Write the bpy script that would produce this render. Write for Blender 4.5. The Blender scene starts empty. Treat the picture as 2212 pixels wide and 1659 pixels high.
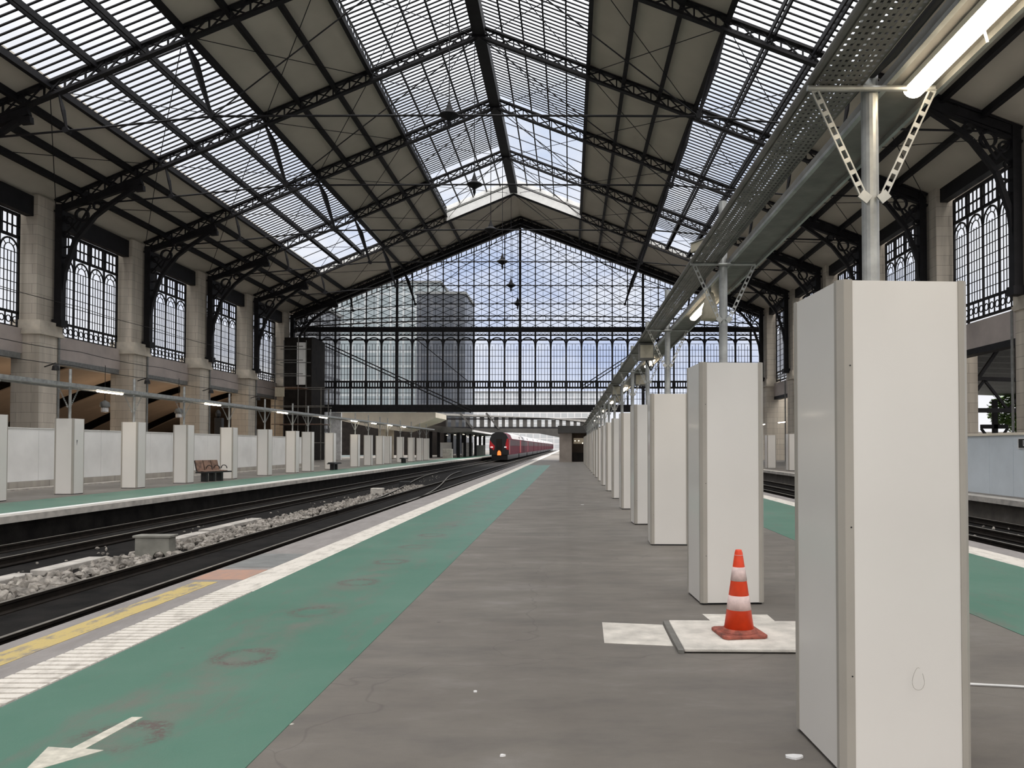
import bpy, math, random
from mathutils import Vector, Matrix
random.seed(7)
PI = math.pi
SC = bpy.context.scene
COL = SC.collection
ORD = ["first", "second", "third", "fourth", "fifth", "sixth", "seventh", "eighth", "ninth", "tenth", "eleventh", "twelfth",
       "thirteenth", "fourteenth", "fifteenth", "sixteenth", "seventeenth", "eighteenth", "nineteenth", "twentieth",
       "twenty-first", "twenty-second", "twenty-third", "twenty-fourth"]

# ---------------------------------------------------------------- materials
def srgb(r, g, b):
    f = lambda c: (c / 255 / 12.92) if c / 255 <= 0.04045 else ((c / 255 + 0.055) / 1.055) ** 2.4
    return (f(r), f(g), f(b), 1)

class NT:
    def __init__(s, m):
        m.use_nodes = True
        s.t = m.node_tree; s.t.nodes.clear()
    def n(s, typ, ins=None, **kw):
        x = s.t.nodes.new(typ)
        for k, v in kw.items(): setattr(x, k, v)
        for k, v in (ins or {}).items():
            if isinstance(v, bpy.types.NodeSocket): s.t.links.new(v, x.inputs[k])
            else: x.inputs[k].default_value = v
        return x
    def math(s, op, a, b=0.0, c=0.0, clamp=False):
        x = s.n('ShaderNodeMath', operation=op); x.use_clamp = clamp
        for i, v in enumerate((a, b, c)):
            if isinstance(v, bpy.types.NodeSocket): s.t.links.new(v, x.inputs[i])
            else: x.inputs[i].default_value = v
        return x.outputs[0]
    def mix(s, fac, a, b):
        x = s.n('ShaderNodeMix', data_type='RGBA')
        for i, v in ((0, fac), (6, a), (7, b)):
            if isinstance(v, bpy.types.NodeSocket): s.t.links.new(v, x.inputs[i])
            else: x.inputs[i].default_value = v
        return x.outputs[2]
    def noise(s, vec, scale, detail=4, rough=0.55):
        return s.n('ShaderNodeTexNoise', {'Vector': vec, 'Scale': scale, 'Detail': detail, 'Roughness': rough}).outputs[0]
    def ramp(s, fac, p0, p1, lo=0.0, hi=1.0):
        x = s.n('ShaderNodeMapRange', {'Value': fac, 'From Min': p0, 'From Max': p1, 'To Min': lo, 'To Max': hi})
        return x.outputs[0]
    def pos(s):
        return s.n('ShaderNodeNewGeometry').outputs['Position']

M = {}
def mat(name, col, rough=0.6, metal=0.0, var=0.15, scale=3.0, bump=0.0, bscale=40.0, coat=0.0, col2=None, stretch=None, spec=0.5):
    """plain procedural surface: base colour broken up by noise, optional bump"""
    m = bpy.data.materials.new(name); nt = NT(m)
    vec = nt.n('ShaderNodeTexCoord').outputs['Object']
    if stretch:
        vec = nt.n('ShaderNodeMapping', {'Vector': vec, 'Scale': stretch}).outputs[0]
    nz = nt.noise(vec, scale, 6)
    c2 = col2 or tuple(max(0, c * (1 - 2 * var)) for c in col[:3]) + (1,)
    hi = col if col2 else tuple(min(1, c * (1 + 0.6 * var)) for c in col[:3]) + (1,)
    base = nt.mix(nt.ramp(nz, 0.3, 0.7), c2, hi)
    b = nt.n('ShaderNodeBsdfPrincipled', {'Base Color': base, 'Roughness': rough, 'Metallic': metal, 'Coat Weight': coat,
                                          'Coat Roughness': 0.08, 'Specular IOR Level': spec})
    if bump:
        bn = nt.n('ShaderNodeBump', {'Strength': bump, 'Distance': 0.02, 'Height': nt.noise(vec, bscale, 5)})
        nt.t.links.new(bn.outputs[0], b.inputs['Normal'])
    nt.n('ShaderNodeOutputMaterial', {'Surface': b.outputs[0]})
    M[name] = m
    return m

def emit(name, col, strength):
    m = bpy.data.materials.new(name); nt = NT(m)
    e = nt.n('ShaderNodeEmission', {'Color': col, 'Strength': strength})
    nt.n('ShaderNodeOutputMaterial', {'Surface': e.outputs[0]})
    M[name] = m

def glass(name, tint, refl=0.06, rough=0.05):
    m = bpy.data.materials.new(name); nt = NT(m)
    t = nt.n('ShaderNodeBsdfTransparent', {'Color': tint})
    g = nt.n('ShaderNodeBsdfGlossy', {'Color': (1, 1, 1, 1), 'Roughness': rough})
    x = nt.n('ShaderNodeMixShader', {0: refl, 1: t.outputs[0], 2: g.outputs[0]})
    nt.n('ShaderNodeOutputMaterial', {'Surface': x.outputs[0]})
    M[name] = m

mat('iron', (0.012, 0.0115, 0.014, 1), 0.6, 0.0, 0.25, 2.0, spec=0.25)
mat('iron_rust', (0.035, 0.033, 0.036, 1), 0.6, 0.0, 0.3, 2.0)
mat('ceiling_board', (0.60, 0.555, 0.48, 1), 0.85, 0, 0.06, 0.35)
mat('stone', (0.62, 0.56, 0.47, 1), 0.85, 0, 0.22, 0.7, 0.25, 9)
mat('stone_dark', (0.33, 0.285, 0.25, 1), 0.85, 0, 0.2, 0.6, 0.2, 9)
mat('render_wall', (0.50, 0.44, 0.41, 1), 0.85, 0, 0.12, 0.5)
mat('concrete', (0.50, 0.47, 0.43, 1), 0.9, 0, 0.18, 3.0, 0.3, 60)
mat('concrete_pale', (0.62, 0.585, 0.53, 1), 0.9, 0, 0.16, 5.0, 0.3, 60)
mat('panel', (0.69, 0.665, 0.63, 1), 0.28, 0, 0.02, 1.2, coat=0.25)
mat('panel_trim', (0.36, 0.335, 0.295, 1), 0.4, 0, 0.05, 1.5)
mat('hoarding_board', (0.80, 0.80, 0.79, 1), 0.5, 0, 0.05, 1.0)
mat('galvanised', (0.38, 0.39, 0.38, 1), 0.42, 0.55, 0.2, 6.0)
mat('galvanised_dark', (0.15, 0.145, 0.132, 1), 0.55, 0.0, 0.2, 5.0)
mat('white_metal', (0.8, 0.8, 0.78, 1), 0.5, 0, 0.05, 3)
mat('gap_shade_black', (0.015, 0.015, 0.015, 1), 0.9)  # black standing for the shade in gaps under casings and slab
mat('track_bed', (0.012, 0.0105, 0.0095, 1), 0.9, 0, 0.4, 2.0, 0.5, 30, spec=0.15)
mat('rail_side', (0.016, 0.012, 0.009, 1), 0.8, 0, 0.3, 5, spec=0.2)
mat('rail_top', (0.36, 0.33, 0.29, 1), 0.35, 0.6, 0.2, 4)
mat('ballast_stone', (0.44, 0.405, 0.36, 1), 0.9, 0, 0.45, 6.0, 0.3, 40, col2=(0.045, 0.04, 0.035, 1))
mat('cone_orange', (0.80, 0.060, 0.012, 1), 0.45, 0, 0.10, 9)
mat('cone_band', (0.72, 0.55, 0.52, 1), 0.35, 0, 0.14, 14)
mat('cone_base_rubber', (0.33, 0.085, 0.055, 1), 0.7, 0, 0.35, 16)
mat('seat_wood', (0.24, 0.145, 0.105, 1), 0.55, 0, 0.3, 6)
mat('black_metal', (0.012, 0.012, 0.013, 1), 0.5)
mat('train_black', (0.008, 0.008, 0.009, 1), 0.35)
mat('train_red', (0.36, 0.008, 0.014, 1), 0.35, 0, 0.05)
mat('train_magenta', (0.085, 0.010, 0.022, 1), 0.7, 0, 0.15, 1, spec=0.15)
mat('train_window', (0.03, 0.012, 0.018, 1), 0.6, 0, 0.3, 0.6)
mat('train_roof', (0.55, 0.54, 0.55, 1), 0.4, 0, 0.1)
mat('beige_canopy', (0.82, 0.74, 0.61, 1), 0.8, 0, 0.08, 0.6)
mat('dark_canopy', (0.10, 0.095, 0.09, 1), 0.8, 0, 0.2, 1)
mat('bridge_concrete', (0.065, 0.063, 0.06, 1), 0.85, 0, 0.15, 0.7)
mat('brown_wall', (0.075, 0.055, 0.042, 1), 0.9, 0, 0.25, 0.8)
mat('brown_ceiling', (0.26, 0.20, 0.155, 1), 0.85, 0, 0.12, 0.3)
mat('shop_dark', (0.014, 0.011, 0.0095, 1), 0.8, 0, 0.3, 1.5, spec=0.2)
mat('hoarding_sky_tint', (0.68, 0.74, 0.79, 1), 0.45, 0, 0.05, 1.0)  # blue sky reflection put into the board colour
mat('loudspeaker_beige', (0.44, 0.40, 0.31, 1), 0.7, 0, 0.1, 9)
mat('ground_outside', (0.16, 0.155, 0.15, 1), 0.95, 0, 0.2, 0.4)
mat('leaf_green', (0.10, 0.19, 0.03, 1), 0.8, 0, 0.4, 4)
mat('bark', (0.06, 0.045, 0.035, 1), 0.9)
mat('sign_black', (0.01, 0.01, 0.01, 1), 0.4)
mat('sign_white', (0.8, 0.8, 0.8, 1), 0.5)
mat('arrow_paint', (0.58, 0.55, 0.47, 1), 0.8, 0, 0.15, 18)
mat('grey_paint', (0.20, 0.205, 0.20, 1), 0.6, 0, 0.15, 5)
mat('box_grey', (0.25, 0.245, 0.215, 1), 0.85, 0, 0.15, 3.0)
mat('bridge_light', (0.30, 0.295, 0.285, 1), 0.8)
emit('tube_glow', (1.0, 0.82, 0.58, 1), 20.0)
emit('tube_glow_far', (1.0, 0.86, 0.68, 1), 32.0)
emit('tail_lamp', (1.0, 0.85, 0.75, 1), 3.0)
emit('orange_lamp', (1.0, 0.22, 0.05, 1), 1.6)
emit('shop_lamp', (1.0, 0.85, 0.6, 1), 5.0)
glass('roof_glass', (0.95, 0.97, 1.0, 1), 0.03, 0.2)
glass('wall_glass', (0.95, 0.96, 0.97, 1), 0.03, 0.1)
glass('gable_glass', (0.90, 0.93, 0.98, 1), 0.03, 0.1)

def brick_stone(name, c1, c2, mortar, w, h):
    """ashlar: large courses in world X/Y/Z, joints as mortar colour"""
    m = bpy.data.materials.new(name); nt = NT(m)
    p = nt.n('ShaderNodeSeparateXYZ', {0: nt.pos()})
    u = nt.math('ADD', p.outputs[0], p.outputs[1])
    v = nt.n('ShaderNodeCombineXYZ', {0: u, 1: p.outputs[2], 2: 0.0}).outputs[0]
    br = nt.n('ShaderNodeTexBrick', {'Vector': v, 'Color1': c1, 'Color2': c2, 'Mortar': mortar, 'Scale': 1.0,
                                     'Mortar Size': 0.012, 'Brick Width': w, 'Row Height': h})
    nz = nt.noise(nt.pos(), 0.8, 6)
    st = nt.n('ShaderNodeMapping', {'Vector': nt.pos(), 'Scale': (1.5, 1.5, 0.12)}).outputs[0]
    streak = nt.ramp(nt.noise(st, 1.2, 5), 0.35, 0.7, 0.62, 1.08)
    c = nt.n('ShaderNodeMix', data_type='RGBA', blend_type='MULTIPLY')
    nt.t.links.new(br.outputs[0], c.inputs[6]); nt.t.links.new(streak, c.inputs[7]); c.inputs[0].default_value = 0.8
    col = nt.mix(nt.ramp(nz, 0.35, 0.75, 0, 0.5), c.outputs[2], c2)
    b = nt.n('ShaderNodeBsdfPrincipled', {'Base Color': col, 'Roughness': 0.9})
    nt.n('ShaderNodeOutputMaterial', {'Surface': b.outputs[0]})
    M[name] = m
brick_stone('ashlar', (0.66, 0.60, 0.51, 1), (0.57, 0.51, 0.43, 1), (0.28, 0.25, 0.21, 1), 1.9, 0.62)
brick_stone('block_wall', (0.45, 0.42, 0.37, 1), (0.40, 0.37, 0.33, 1), (0.15, 0.14, 0.13, 1), 2.2, 0.3)

def asphalt():
    m = bpy.data.materials.new('asphalt'); nt = NT(m)
    P = nt.pos()
    big = nt.noise(P, 0.45, 6, 0.6)
    st = nt.n('ShaderNodeMapping', {'Vector': P, 'Scale': (0.45, 1.0, 1)}).outputs[0]
    mid = nt.noise(st, 2.2, 6, 0.65)
    fine = nt.noise(P, 260, 2, 0.6)
    c = nt.mix(nt.ramp(big, 0.3, 0.7), (0.122, 0.108, 0.092, 1), (0.170, 0.155, 0.134, 1))
    c = nt.mix(nt.ramp(mid, 0.48, 0.75, 0, 0.8), c, (0.095, 0.088, 0.082, 1))
    c = nt.mix(nt.ramp(mid, 0.44, 0.28, 0, 0.5), c, (0.22, 0.205, 0.19, 1))
    c = nt.mix(nt.ramp(fine, 0.35, 0.65, 0, 0.22), c, (0.10, 0.09, 0.085, 1))
    spots = nt.n('ShaderNodeTexVoronoi', {'Vector': P, 'Scale': 1.3}).outputs[0]
    c = nt.mix(nt.ramp(spots, 0.015, 0.035, 0.75, 0), c, (0.05, 0.045, 0.04, 1))
    spots2 = nt.n('ShaderNodeTexVoronoi', {'Vector': nt.n('ShaderNodeMapping', {'Vector': P, 'Location': (3.3, 7.1, 0)}).outputs[0], 'Scale': 0.8}).outputs[0]
    c = nt.mix(nt.ramp(spots2, 0.008, 0.016, 0.8, 0), c, (0.6, 0.57, 0.5, 1))
    crack = nt.n('ShaderNodeTexVoronoi', {'Vector': nt.n('ShaderNodeVectorMath', {0: P, 1: nt.n('ShaderNodeTexNoise', {'Vector': P, 'Scale': 1.5}).outputs[1]}, operation='ADD').outputs[0], 'Scale': 0.28}, feature='DISTANCE_TO_EDGE').outputs[0]
    c = nt.mix(nt.ramp(crack, 0.0, 0.004, 0.45, 0), c, (0.07, 0.06, 0.055, 1))
    b = nt.n('ShaderNodeBsdfPrincipled', {'Base Color': c, 'Roughness': nt.ramp(mid, 0.3, 0.8, 0.62, 0.85)})
    bn = nt.n('ShaderNodeBump', {'Strength': 0.35, 'Distance': 0.004, 'Height': nt.noise(P, 150, 3)})
    nt.t.links.new(bn.outputs[0], b.inputs['Normal'])
    nt.n('ShaderNodeOutputMaterial', {'Surface': b.outputs[0]})
    M['asphalt'] = m
asphalt()

def green_paint():
    """floor paint with a row of worn rings and rubbed streaks"""
    m = bpy.data.materials.new('green_paint'); nt = NT(m)
    P = nt.pos(); s = nt.n('ShaderNodeSeparateXYZ', {0: P})
    x, y = s.outputs[0], s.outputs[1]
    big = nt.noise(P, 0.7, 6, 0.6)
    c = nt.mix(nt.ramp(big, 0.3, 0.7), (0.050, 0.148, 0.102, 1), (0.088, 0.182, 0.135, 1))
    st = nt.n('ShaderNodeMapping', {'Vector': P, 'Scale': (2.0, 0.6, 1)}).outputs[0]
    rub = nt.noise(st, 1.5, 8, 0.7)
    c = nt.mix(nt.ramp(rub, 0.54, 0.72, 0, 0.8), c, (0.135, 0.135, 0.115, 1))
    mid_ = nt.math('SUBTRACT', 1.0, nt.math('DIVIDE', nt.math('ABSOLUTE', nt.math('ADD', x, nt.math('ADD', 2.85, nt.math('MULTIPLY', nt.noise(P, 0.9, 3), -0.7)))), 0.42), clamp=True)
    c = nt.mix(nt.math('MULTIPLY', mid_, nt.ramp(nt.noise(P, 2.2, 6, 0.7), 0.42, 0.62, 0, 0.75)), c, (0.15, 0.14, 0.12, 1))
    # rings, one every 1.62 m
    yy = nt.math('SUBTRACT', nt.math('FRACT', nt.math('DIVIDE', nt.math('ADD', y, -5.12), 1.62)), 0.5)
    yy = nt.math('MULTIPLY', yy, 1.62)
    xx = nt.math('ADD', x, 2.5)
    wob = nt.math('MULTIPLY', nt.math('SUBTRACT', nt.noise(P, 5.0, 4), 0.5), 0.14)
    r = nt.math('ADD', nt.math('SQRT', nt.math('ADD', nt.math('MULTIPLY', xx, xx), nt.math('MULTIPLY', yy, yy))), wob)
    ring = nt.math('SUBTRACT', 1.0, nt.math('DIVIDE', nt.math('ABSOLUTE', nt.math('SUBTRACT', r, 0.20)), 0.085), clamp=True)
    grit = nt.ramp(nt.noise(P, 28, 5, 0.7), 0.40, 0.62)
    part = nt.ramp(nt.noise(P, 1.4, 3), 0.38, 0.55)
    f = nt.math('MULTIPLY', nt.math('MULTIPLY', ring, grit), part)
    c = nt.mix(nt.math('MULTIPLY', f, 1.8, clamp=True), c, (0.10, 0.074, 0.066, 1))
    spots = nt.n('ShaderNodeTexVoronoi', {'Vector': P, 'Scale': 2.3}).outputs[0]
    c = nt.mix(nt.ramp(spots, 0.02, 0.05, 0.8, 0), c, (0.06, 0.07, 0.06, 1))
    b = nt.n('ShaderNodeBsdfPrincipled', {'Base Color': c, 'Roughness': 0.46})
    bn = nt.n('ShaderNodeBump', {'Strength': 0.25, 'Distance': 0.004, 'Height': nt.noise(P, 110, 3)})
    nt.t.links.new(bn.outputs[0], b.inputs['Normal'])
    nt.n('ShaderNodeOutputMaterial', {'Surface': b.outputs[0]})
    M['green_paint'] = m
green_paint()

def worn_paint(name, c1, c2, thr0, thr1, sc):
    m = bpy.data.materials.new(name); nt = NT(m)
    P = nt.pos()
    st = nt.n('ShaderNodeMapping', {'Vector': P, 'Scale': (2.0, 0.8, 1)}).outputs[0]
    c = nt.mix(nt.ramp(nt.noise(st, sc, 8, 0.7), thr0, thr1), c1, c2)
    fine = nt.noise(P, 60, 4, 0.7)
    c = nt.mix(nt.ramp(fine, 0.55, 0.75, 0, 0.5), c, c2)
    b = nt.n('ShaderNodeBsdfPrincipled', {'Base Color': c, 'Roughness': 0.75})
    nt.n('ShaderNodeOutputMaterial', {'Surface': b.outputs[0]})
    M[name] = m
worn_paint('tactile_white', (0.66, 0.62, 0.56, 1), (0.36, 0.33, 0.29, 1), 0.48, 0.72, 3.0)
worn_paint('yellow_paint', (0.50, 0.385, 0.145, 1), (0.22, 0.20, 0.18, 1), 0.50, 0.60, 3.0)
worn_paint('coping_grey', (0.27, 0.25, 0.24, 1), (0.19, 0.175, 0.165, 1), 0.4, 0.7, 2.0)
worn_paint('terracotta', (0.42, 0.24, 0.17, 1), (0.30, 0.22, 0.19, 1), 0.4, 0.7, 4.0)

def facade(name, wall, pane, w, h):
    m = bpy.data.materials.new(name); nt = NT(m)
    p = nt.n('ShaderNodeSeparateXYZ', {0: nt.pos()})
    v = nt.n('ShaderNodeCombineXYZ', {0: nt.math('ADD', p.outputs[0], p.outputs[1]), 1: p.outputs[2], 2: 0.0}).outputs[0]
    br = nt.n('ShaderNodeTexBrick', {'Vector': v, 'Color1': pane, 'Color2': tuple(0.85 * c for c in pane[:3]) + (1,), 'Mortar': wall, 'Scale': 1.0,
                                     'Mortar Size': 0.25, 'Brick Width': w, 'Row Height': h}, offset=0.0)
    b = nt.n('ShaderNodeBsdfPrincipled', {'Base Color': br.outputs[0], 'Roughness': 0.35})
    nt.n('ShaderNodeOutputMaterial', {'Surface': b.outputs[0]})
    M[name] = m
facade('facade_pale', (0.40, 0.42, 0.42, 1), (0.26, 0.30, 0.31, 1), 3.0, 3.4)
facade('facade_slate', (0.085, 0.09, 0.10, 1), (0.055, 0.062, 0.075, 1), 2.4, 3.4)
facade('facade_dark', (0.035, 0.035, 0.038, 1), (0.20, 0.21, 0.22, 1), 1.6, 2.0)
facade('facade_white', (0.55, 0.55, 0.56, 1), (0.40, 0.42, 0.44, 1), 4.0, 3.0)

# ---------------------------------------------------------------- mesh builder
class MB:
    def __init__(s): s.v = []; s.f = []; s.smooth = False
    def add(s, vs, fs):
        o = len(s.v); s.v += [tuple(p) for p in vs]; s.f += [tuple(i + o for i in f) for f in fs]; return s
    def box(s, x0, x1, y0, y1, z0, z1):
        return s.add([(x0, y0, z0), (x1, y0, z0), (x1, y1, z0), (x0, y1, z0), (x0, y0, z1), (x1, y0, z1), (x1, y1, z1), (x0, y1, z1)],
                     [(3, 2, 1, 0), (4, 5, 6, 7), (0, 1, 5, 4), (1, 2, 6, 5), (2, 3, 7, 6), (3, 0, 4, 7)])
    def bar(s, p, q, w, h=None, up=(0, 0, 1)):
        """rectangular bar p->q; w across, h along 'up'"""
        h = h or w
        p, q = Vector(p), Vector(q); d = (q - p).normalized(); u = Vector(up)
        a = d.cross(u)
        if a.length < 1e-4: a = d.cross(Vector((0, 1, 0)))
        a.normalize(); b = a.cross(d).normalized()
        a *= w / 2; b *= h / 2
        vs = [p - a - b, p + a - b, p + a + b, p - a + b, q - a - b, q + a - b, q + a + b, q - a + b]
        return s.add(vs, [(3, 2, 1, 0), (4, 5, 6, 7), (0, 1, 5, 4), (1, 2, 6, 5), (2, 3, 7, 6), (3, 0, 4, 7)])
    def tube(s, pts, r, n=8, cap=True):
        """round bar along pts; r number or list"""
        pts = [Vector(p) for p in pts]; k = len(pts)
        rs = r if isinstance(r, (list, tuple)) else [r] * k
        o = len(s.v); prev = None
        for i, p in enumerate(pts):
            d = (pts[min(i + 1, k - 1)] - pts[max(i - 1, 0)]).normalized()
            a = d.cross(Vector((0, 0, 1)))
            if a.length < 1e-3: a = d.cross(Vector((0, 1, 0)))
            a.normalize(); b = a.cross(d)
            for j in range(n):
                t = 2 * PI * j / n
                s.v.append(tuple(p + (a * math.cos(t) + b * math.sin(t)) * rs[i]))
        for i in range(k - 1):
            for j in range(n):
                j2 = (j + 1) % n
                s.f.append((o + i * n + j, o + i * n + j2, o + (i + 1) * n + j2, o + (i + 1) * n + j))
        if cap:
            s.f.append(tuple(o + j for j in range(n))[::-1]); s.f.append(tuple(o + (k - 1) * n + j for j in range(n)))
        return s
    def lathe(s, prof, c=(0, 0, 0), n=24):
        o = len(s.v); k = len(prof)
        for r, z in prof:
            for j in range(n):
                t = 2 * PI * j / n
                s.v.append((c[0] + r * math.cos(t), c[1] + r * math.sin(t), c[2] + z))
        for i in range(k - 1):
            for j in range(n):
                j2 = (j + 1) % n
                s.f.append((o + i * n + j, o + i * n + j2, o + (i + 1) * n + j2, o + (i + 1) * n + j))
        s.f.append(tuple(o + j for j in range(n))[::-1]); s.f.append(tuple(o + (k - 1) * n + j for j in range(n)))
        return s
    def prism(s, poly, axis, a, b):
        """extrude a 2-D outline along axis ('x','y','z') from a to b"""
        def P(u, v, w): return {'x': (w, u, v), 'y': (u, w, v), 'z': (u, v, w)}[axis]
        n = len(poly)
        vs = [P(u, v, a) for u, v in poly] + [P(u, v, b) for u, v in poly]
        fs = [tuple(range(n)), tuple(range(2 * n - 1, n - 1, -1))] + [(i, i + n, (i + 1) % n + n, (i + 1) % n) for i in range(n)]
        return s.add(vs, fs)
    def ring(s, c, R, w, t, axis='y', n=16, a0=0, a1=2 * PI):
        """flat ring / arc of radial width w and thickness t"""
        full = abs(a1 - a0 - 2 * PI) < 1e-6
        k = n if full else n + 1
        o = len(s.v)
        for i in range(k):
            th = a0 + (a1 - a0) * i / n
            for rr, dd in ((R - w / 2, -t / 2), (R + w / 2, -t / 2), (R + w / 2, t / 2), (R - w / 2, t / 2)):
                u, v = rr * math.cos(th), rr * math.sin(th)
                if axis == 'y': s.v.append((c[0] + u, c[1] + dd, c[2] + v))
                elif axis == 'x': s.v.append((c[0] + dd, c[1] + u, c[2] + v))
                else: s.v.append((c[0] + u, c[1] + v, c[2] + dd))
        for i in range(n):
            i2 = (i + 1) % k
            for j in range(4):
                j2 = (j + 1) % 4
                s.f.append((o + i * 4 + j, o + i * 4 + j2, o + i2 * 4 + j2, o + i2 * 4 + j))
        if not full:
            s.f.append((o, o + 1, o + 2, o + 3)); e = o + n * 4; s.f.append((e + 3, e + 2, e + 1, e))
        return s
    def build(s, name, m, parent=None, smooth=False, bevel=0.0, fix=True):
        me = bpy.data.meshes.new(name)
        me.from_pydata(s.v, [], s.f); me.update()
        if fix:
            import bmesh
            bm = bmesh.new(); bm.from_mesh(me); bmesh.ops.recalc_face_normals(bm, faces=bm.faces); bm.to_mesh(me); bm.free()
        me.materials.append(M[m] if isinstance(m, str) else m)
        if smooth:
            for p in me.polygons: p.use_smooth = True
        o = bpy.data.objects.new(name, me); COL.objects.link(o)
        if parent: o.parent = parent
        if bevel:
            b = o.modifiers.new('edge', 'BEVEL'); b.width = bevel; b.segments = 2; b.limit_method = 'ANGLE'
        return o

def tag(o, label, cat=None, group=None, kind=None):
    o['label'] = label
    if cat: o['category'] = cat
    if group: o['group'] = group
    o['kind'] = kind or 'thing'
    return o
def thing(name, label, cat, loc=(0, 0, 0), rz=0.0, group=None, kind=None):
    o = bpy.data.objects.new(name, None); COL.objects.link(o)
    o.location = loc; o.rotation_euler = (0, 0, rz); o.empty_display_size = 0.3
    return tag(o, label, cat, group, kind)
def dup(root, loc, rz=None, label=None, group=None):
    r = root.copy(); COL.objects.link(r); r.location = loc
    if rz is not None: r.rotation_euler = (0, 0, rz)
    if label: r['label'] = label
    if group: r['group'] = group
    for ch in [o for o in bpy.data.objects if o.parent == root]:
        c = ch.copy(); COL.objects.link(c); c.parent = r
        for g in [o for o in bpy.data.objects if o.parent == ch]:
            d = g.copy(); COL.objects.link(d); d.parent = c
    return r

# ---------------------------------------------------------------- dimensions (metres; camera at x=0, y=0; tracks run along +y)
XC = -5.85                       # ridge
XL, XR = -33.2, 23.1             # eaves
DL = (0, 7.05, 13.95, 20.75, 27.35)
DR = (0, 7.05, 13.95, 20.75, 28.95)
RIDGE = 29.0
YB, YG = -26.0, 92.5             # roof start (behind the camera) and glazed gable
BAY, Y0 = 10.4, 49.4
TR = [Y0 + BAY * k for k in range(-1, 5)]     # trusses 39.0 ... 91.0
def RZ(x): return RIDGE - (0.418 if x < XC else 0.382) * abs(x - XC)   # the two slopes differ a little

# ================================================================= SETTING: ground, platforms, track bed
g = MB().box(-400, 400, -200, 900, -1.6, -1.0).build('ground', 'ground_outside'); tag(g, 'grey open ground around the station hall', 'ground', kind='structure')

fl = MB().box(-4.30, 6.55, YB, 420, -1.0, 0.0).build('floor', 'asphalt')
tag(fl, 'brownish grey asphalt of the near platform between the tracks', 'platform', kind='structure')
for sx, e0, e1 in ((-1, -4.62, -4.30), (1, 6.55, 6.88)):
    MB().box(e0, e1, YB, 420, -0.22, 0.003).build('edge_coping', 'coping_grey', fl)
    MB().box(e0 + (0.10 if sx < 0 else 0), e1 - (0 if sx < 0 else 0.10), YB, 420, -1.0, -0.22).build('platform_side', 'track_bed', fl)
MB().box(-4.30, -3.94, YB, 420, 0.0, 0.003).build('edge_strip', 'coping_grey', fl)
MB().box(6.48, 6.55, YB, 420, 0.0, 0.003).build('edge_strip', 'coping_grey', fl)
MB().box(-3.52, -1.63, YB, 66, 0.0, 0.004).build('green_band', 'green_paint', fl)
MB().box(3.88, 6.05, YB, 66, 0.0, 0.004).build('green_band', 'green_paint', fl)
tac = MB().box(-3.94, -3.52, 8.6, 300, 0.0, 0.006)
MB().box(-3.94, -3.52, YB, 8.6, 0.0, 0.003).build('rib_base', 'coping_grey', fl)
y = 2.6
while y < 8.55:                                    # raised ribs of the warning strip across its width
    tac.box(-3.93, -3.53, y, y + 0.078, 0.003, 0.012); y += 0.107
tac.build('tactile_strip', 'tactile_white', fl)
MB().box(6.05, 6.48, YB, 300, 0.0, 0.004).build('tactile_strip', 'tactile_white', fl)
MB().box(-4.46, -4.19, 3.0, 9.2, 0.003, 0.006).build('yellow_line', 'yellow_paint', fl)
MB().box(-4.60, -3.95, 9.35, 10.1, 0.003, 0.006).build('edge_patch', 'terracotta', fl)
MB().box(-4.60, -3.95, 10.3, 11.6, 0.003, 0.006).build('edge_patch', 'grey_paint', fl)

fp = MB().box(-33.5, -13.2, YB, 300, -1.0, 0.0).build('far_platform', 'asphalt')
tag(fp, 'platform across the tracks carrying the other row of white casings', 'platform', kind='structure')
MB().box(-16.1, -13.62, YB, 300, 0.0, 0.004).build('green_band', 'green_paint', fp)
MB().box(-13.62, -13.34, YB, 300, 0.0, 0.006).build('tactile_strip', 'white_metal', fp)
MB().box(-13.34, -12.95, YB, 300, -0.16, 0.003).build('edge_coping', 'concrete', fp)
MB().box(-13.2, -13.05, YB, 300, -1.0, -0.16).build('platform_side', 'track_bed', fp)
MB().box(-20.4, -20.1, 20, 62, 0.0, 0.06).build('kerb', 'concrete', fp)
rp = MB().box(13.55, 26.0, YB, 300, -1.0, 0.0).build('side_platform', 'asphalt')
tag(rp, 'platform beyond the tracks on the other side of the white casings', 'platform', kind='structure')
MB().box(13.2, 13.75, YB, 300, -0.16, 0.004).build('edge_coping', 'concrete', rp)

tb = MB().box(-13.2, -4.4, YB, 420, -1.0, -0.74).build('track_bed', 'track_bed')
tag(tb, 'black oily track bed between the two platforms', 'track bed', kind='structure')
for x0, x1 in ((-6.33, -4.6), (-7.77, -6.57), (-10.85, -8.05), (-12.25, -11.15)):
    MB().box(x0, x1, YB, 420, -0.74, -0.70 if x0 != -10.85 else -0.72).build('bed_slab', 'track_bed', tb)
tb2 = MB().box(6.8, 13.7, YB, 420, -1.0, -0.74).build('track_bed', 'track_bed')
tag(tb2, 'black track bed beyond the row of large white casings', 'track bed', kind='structure')

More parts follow.
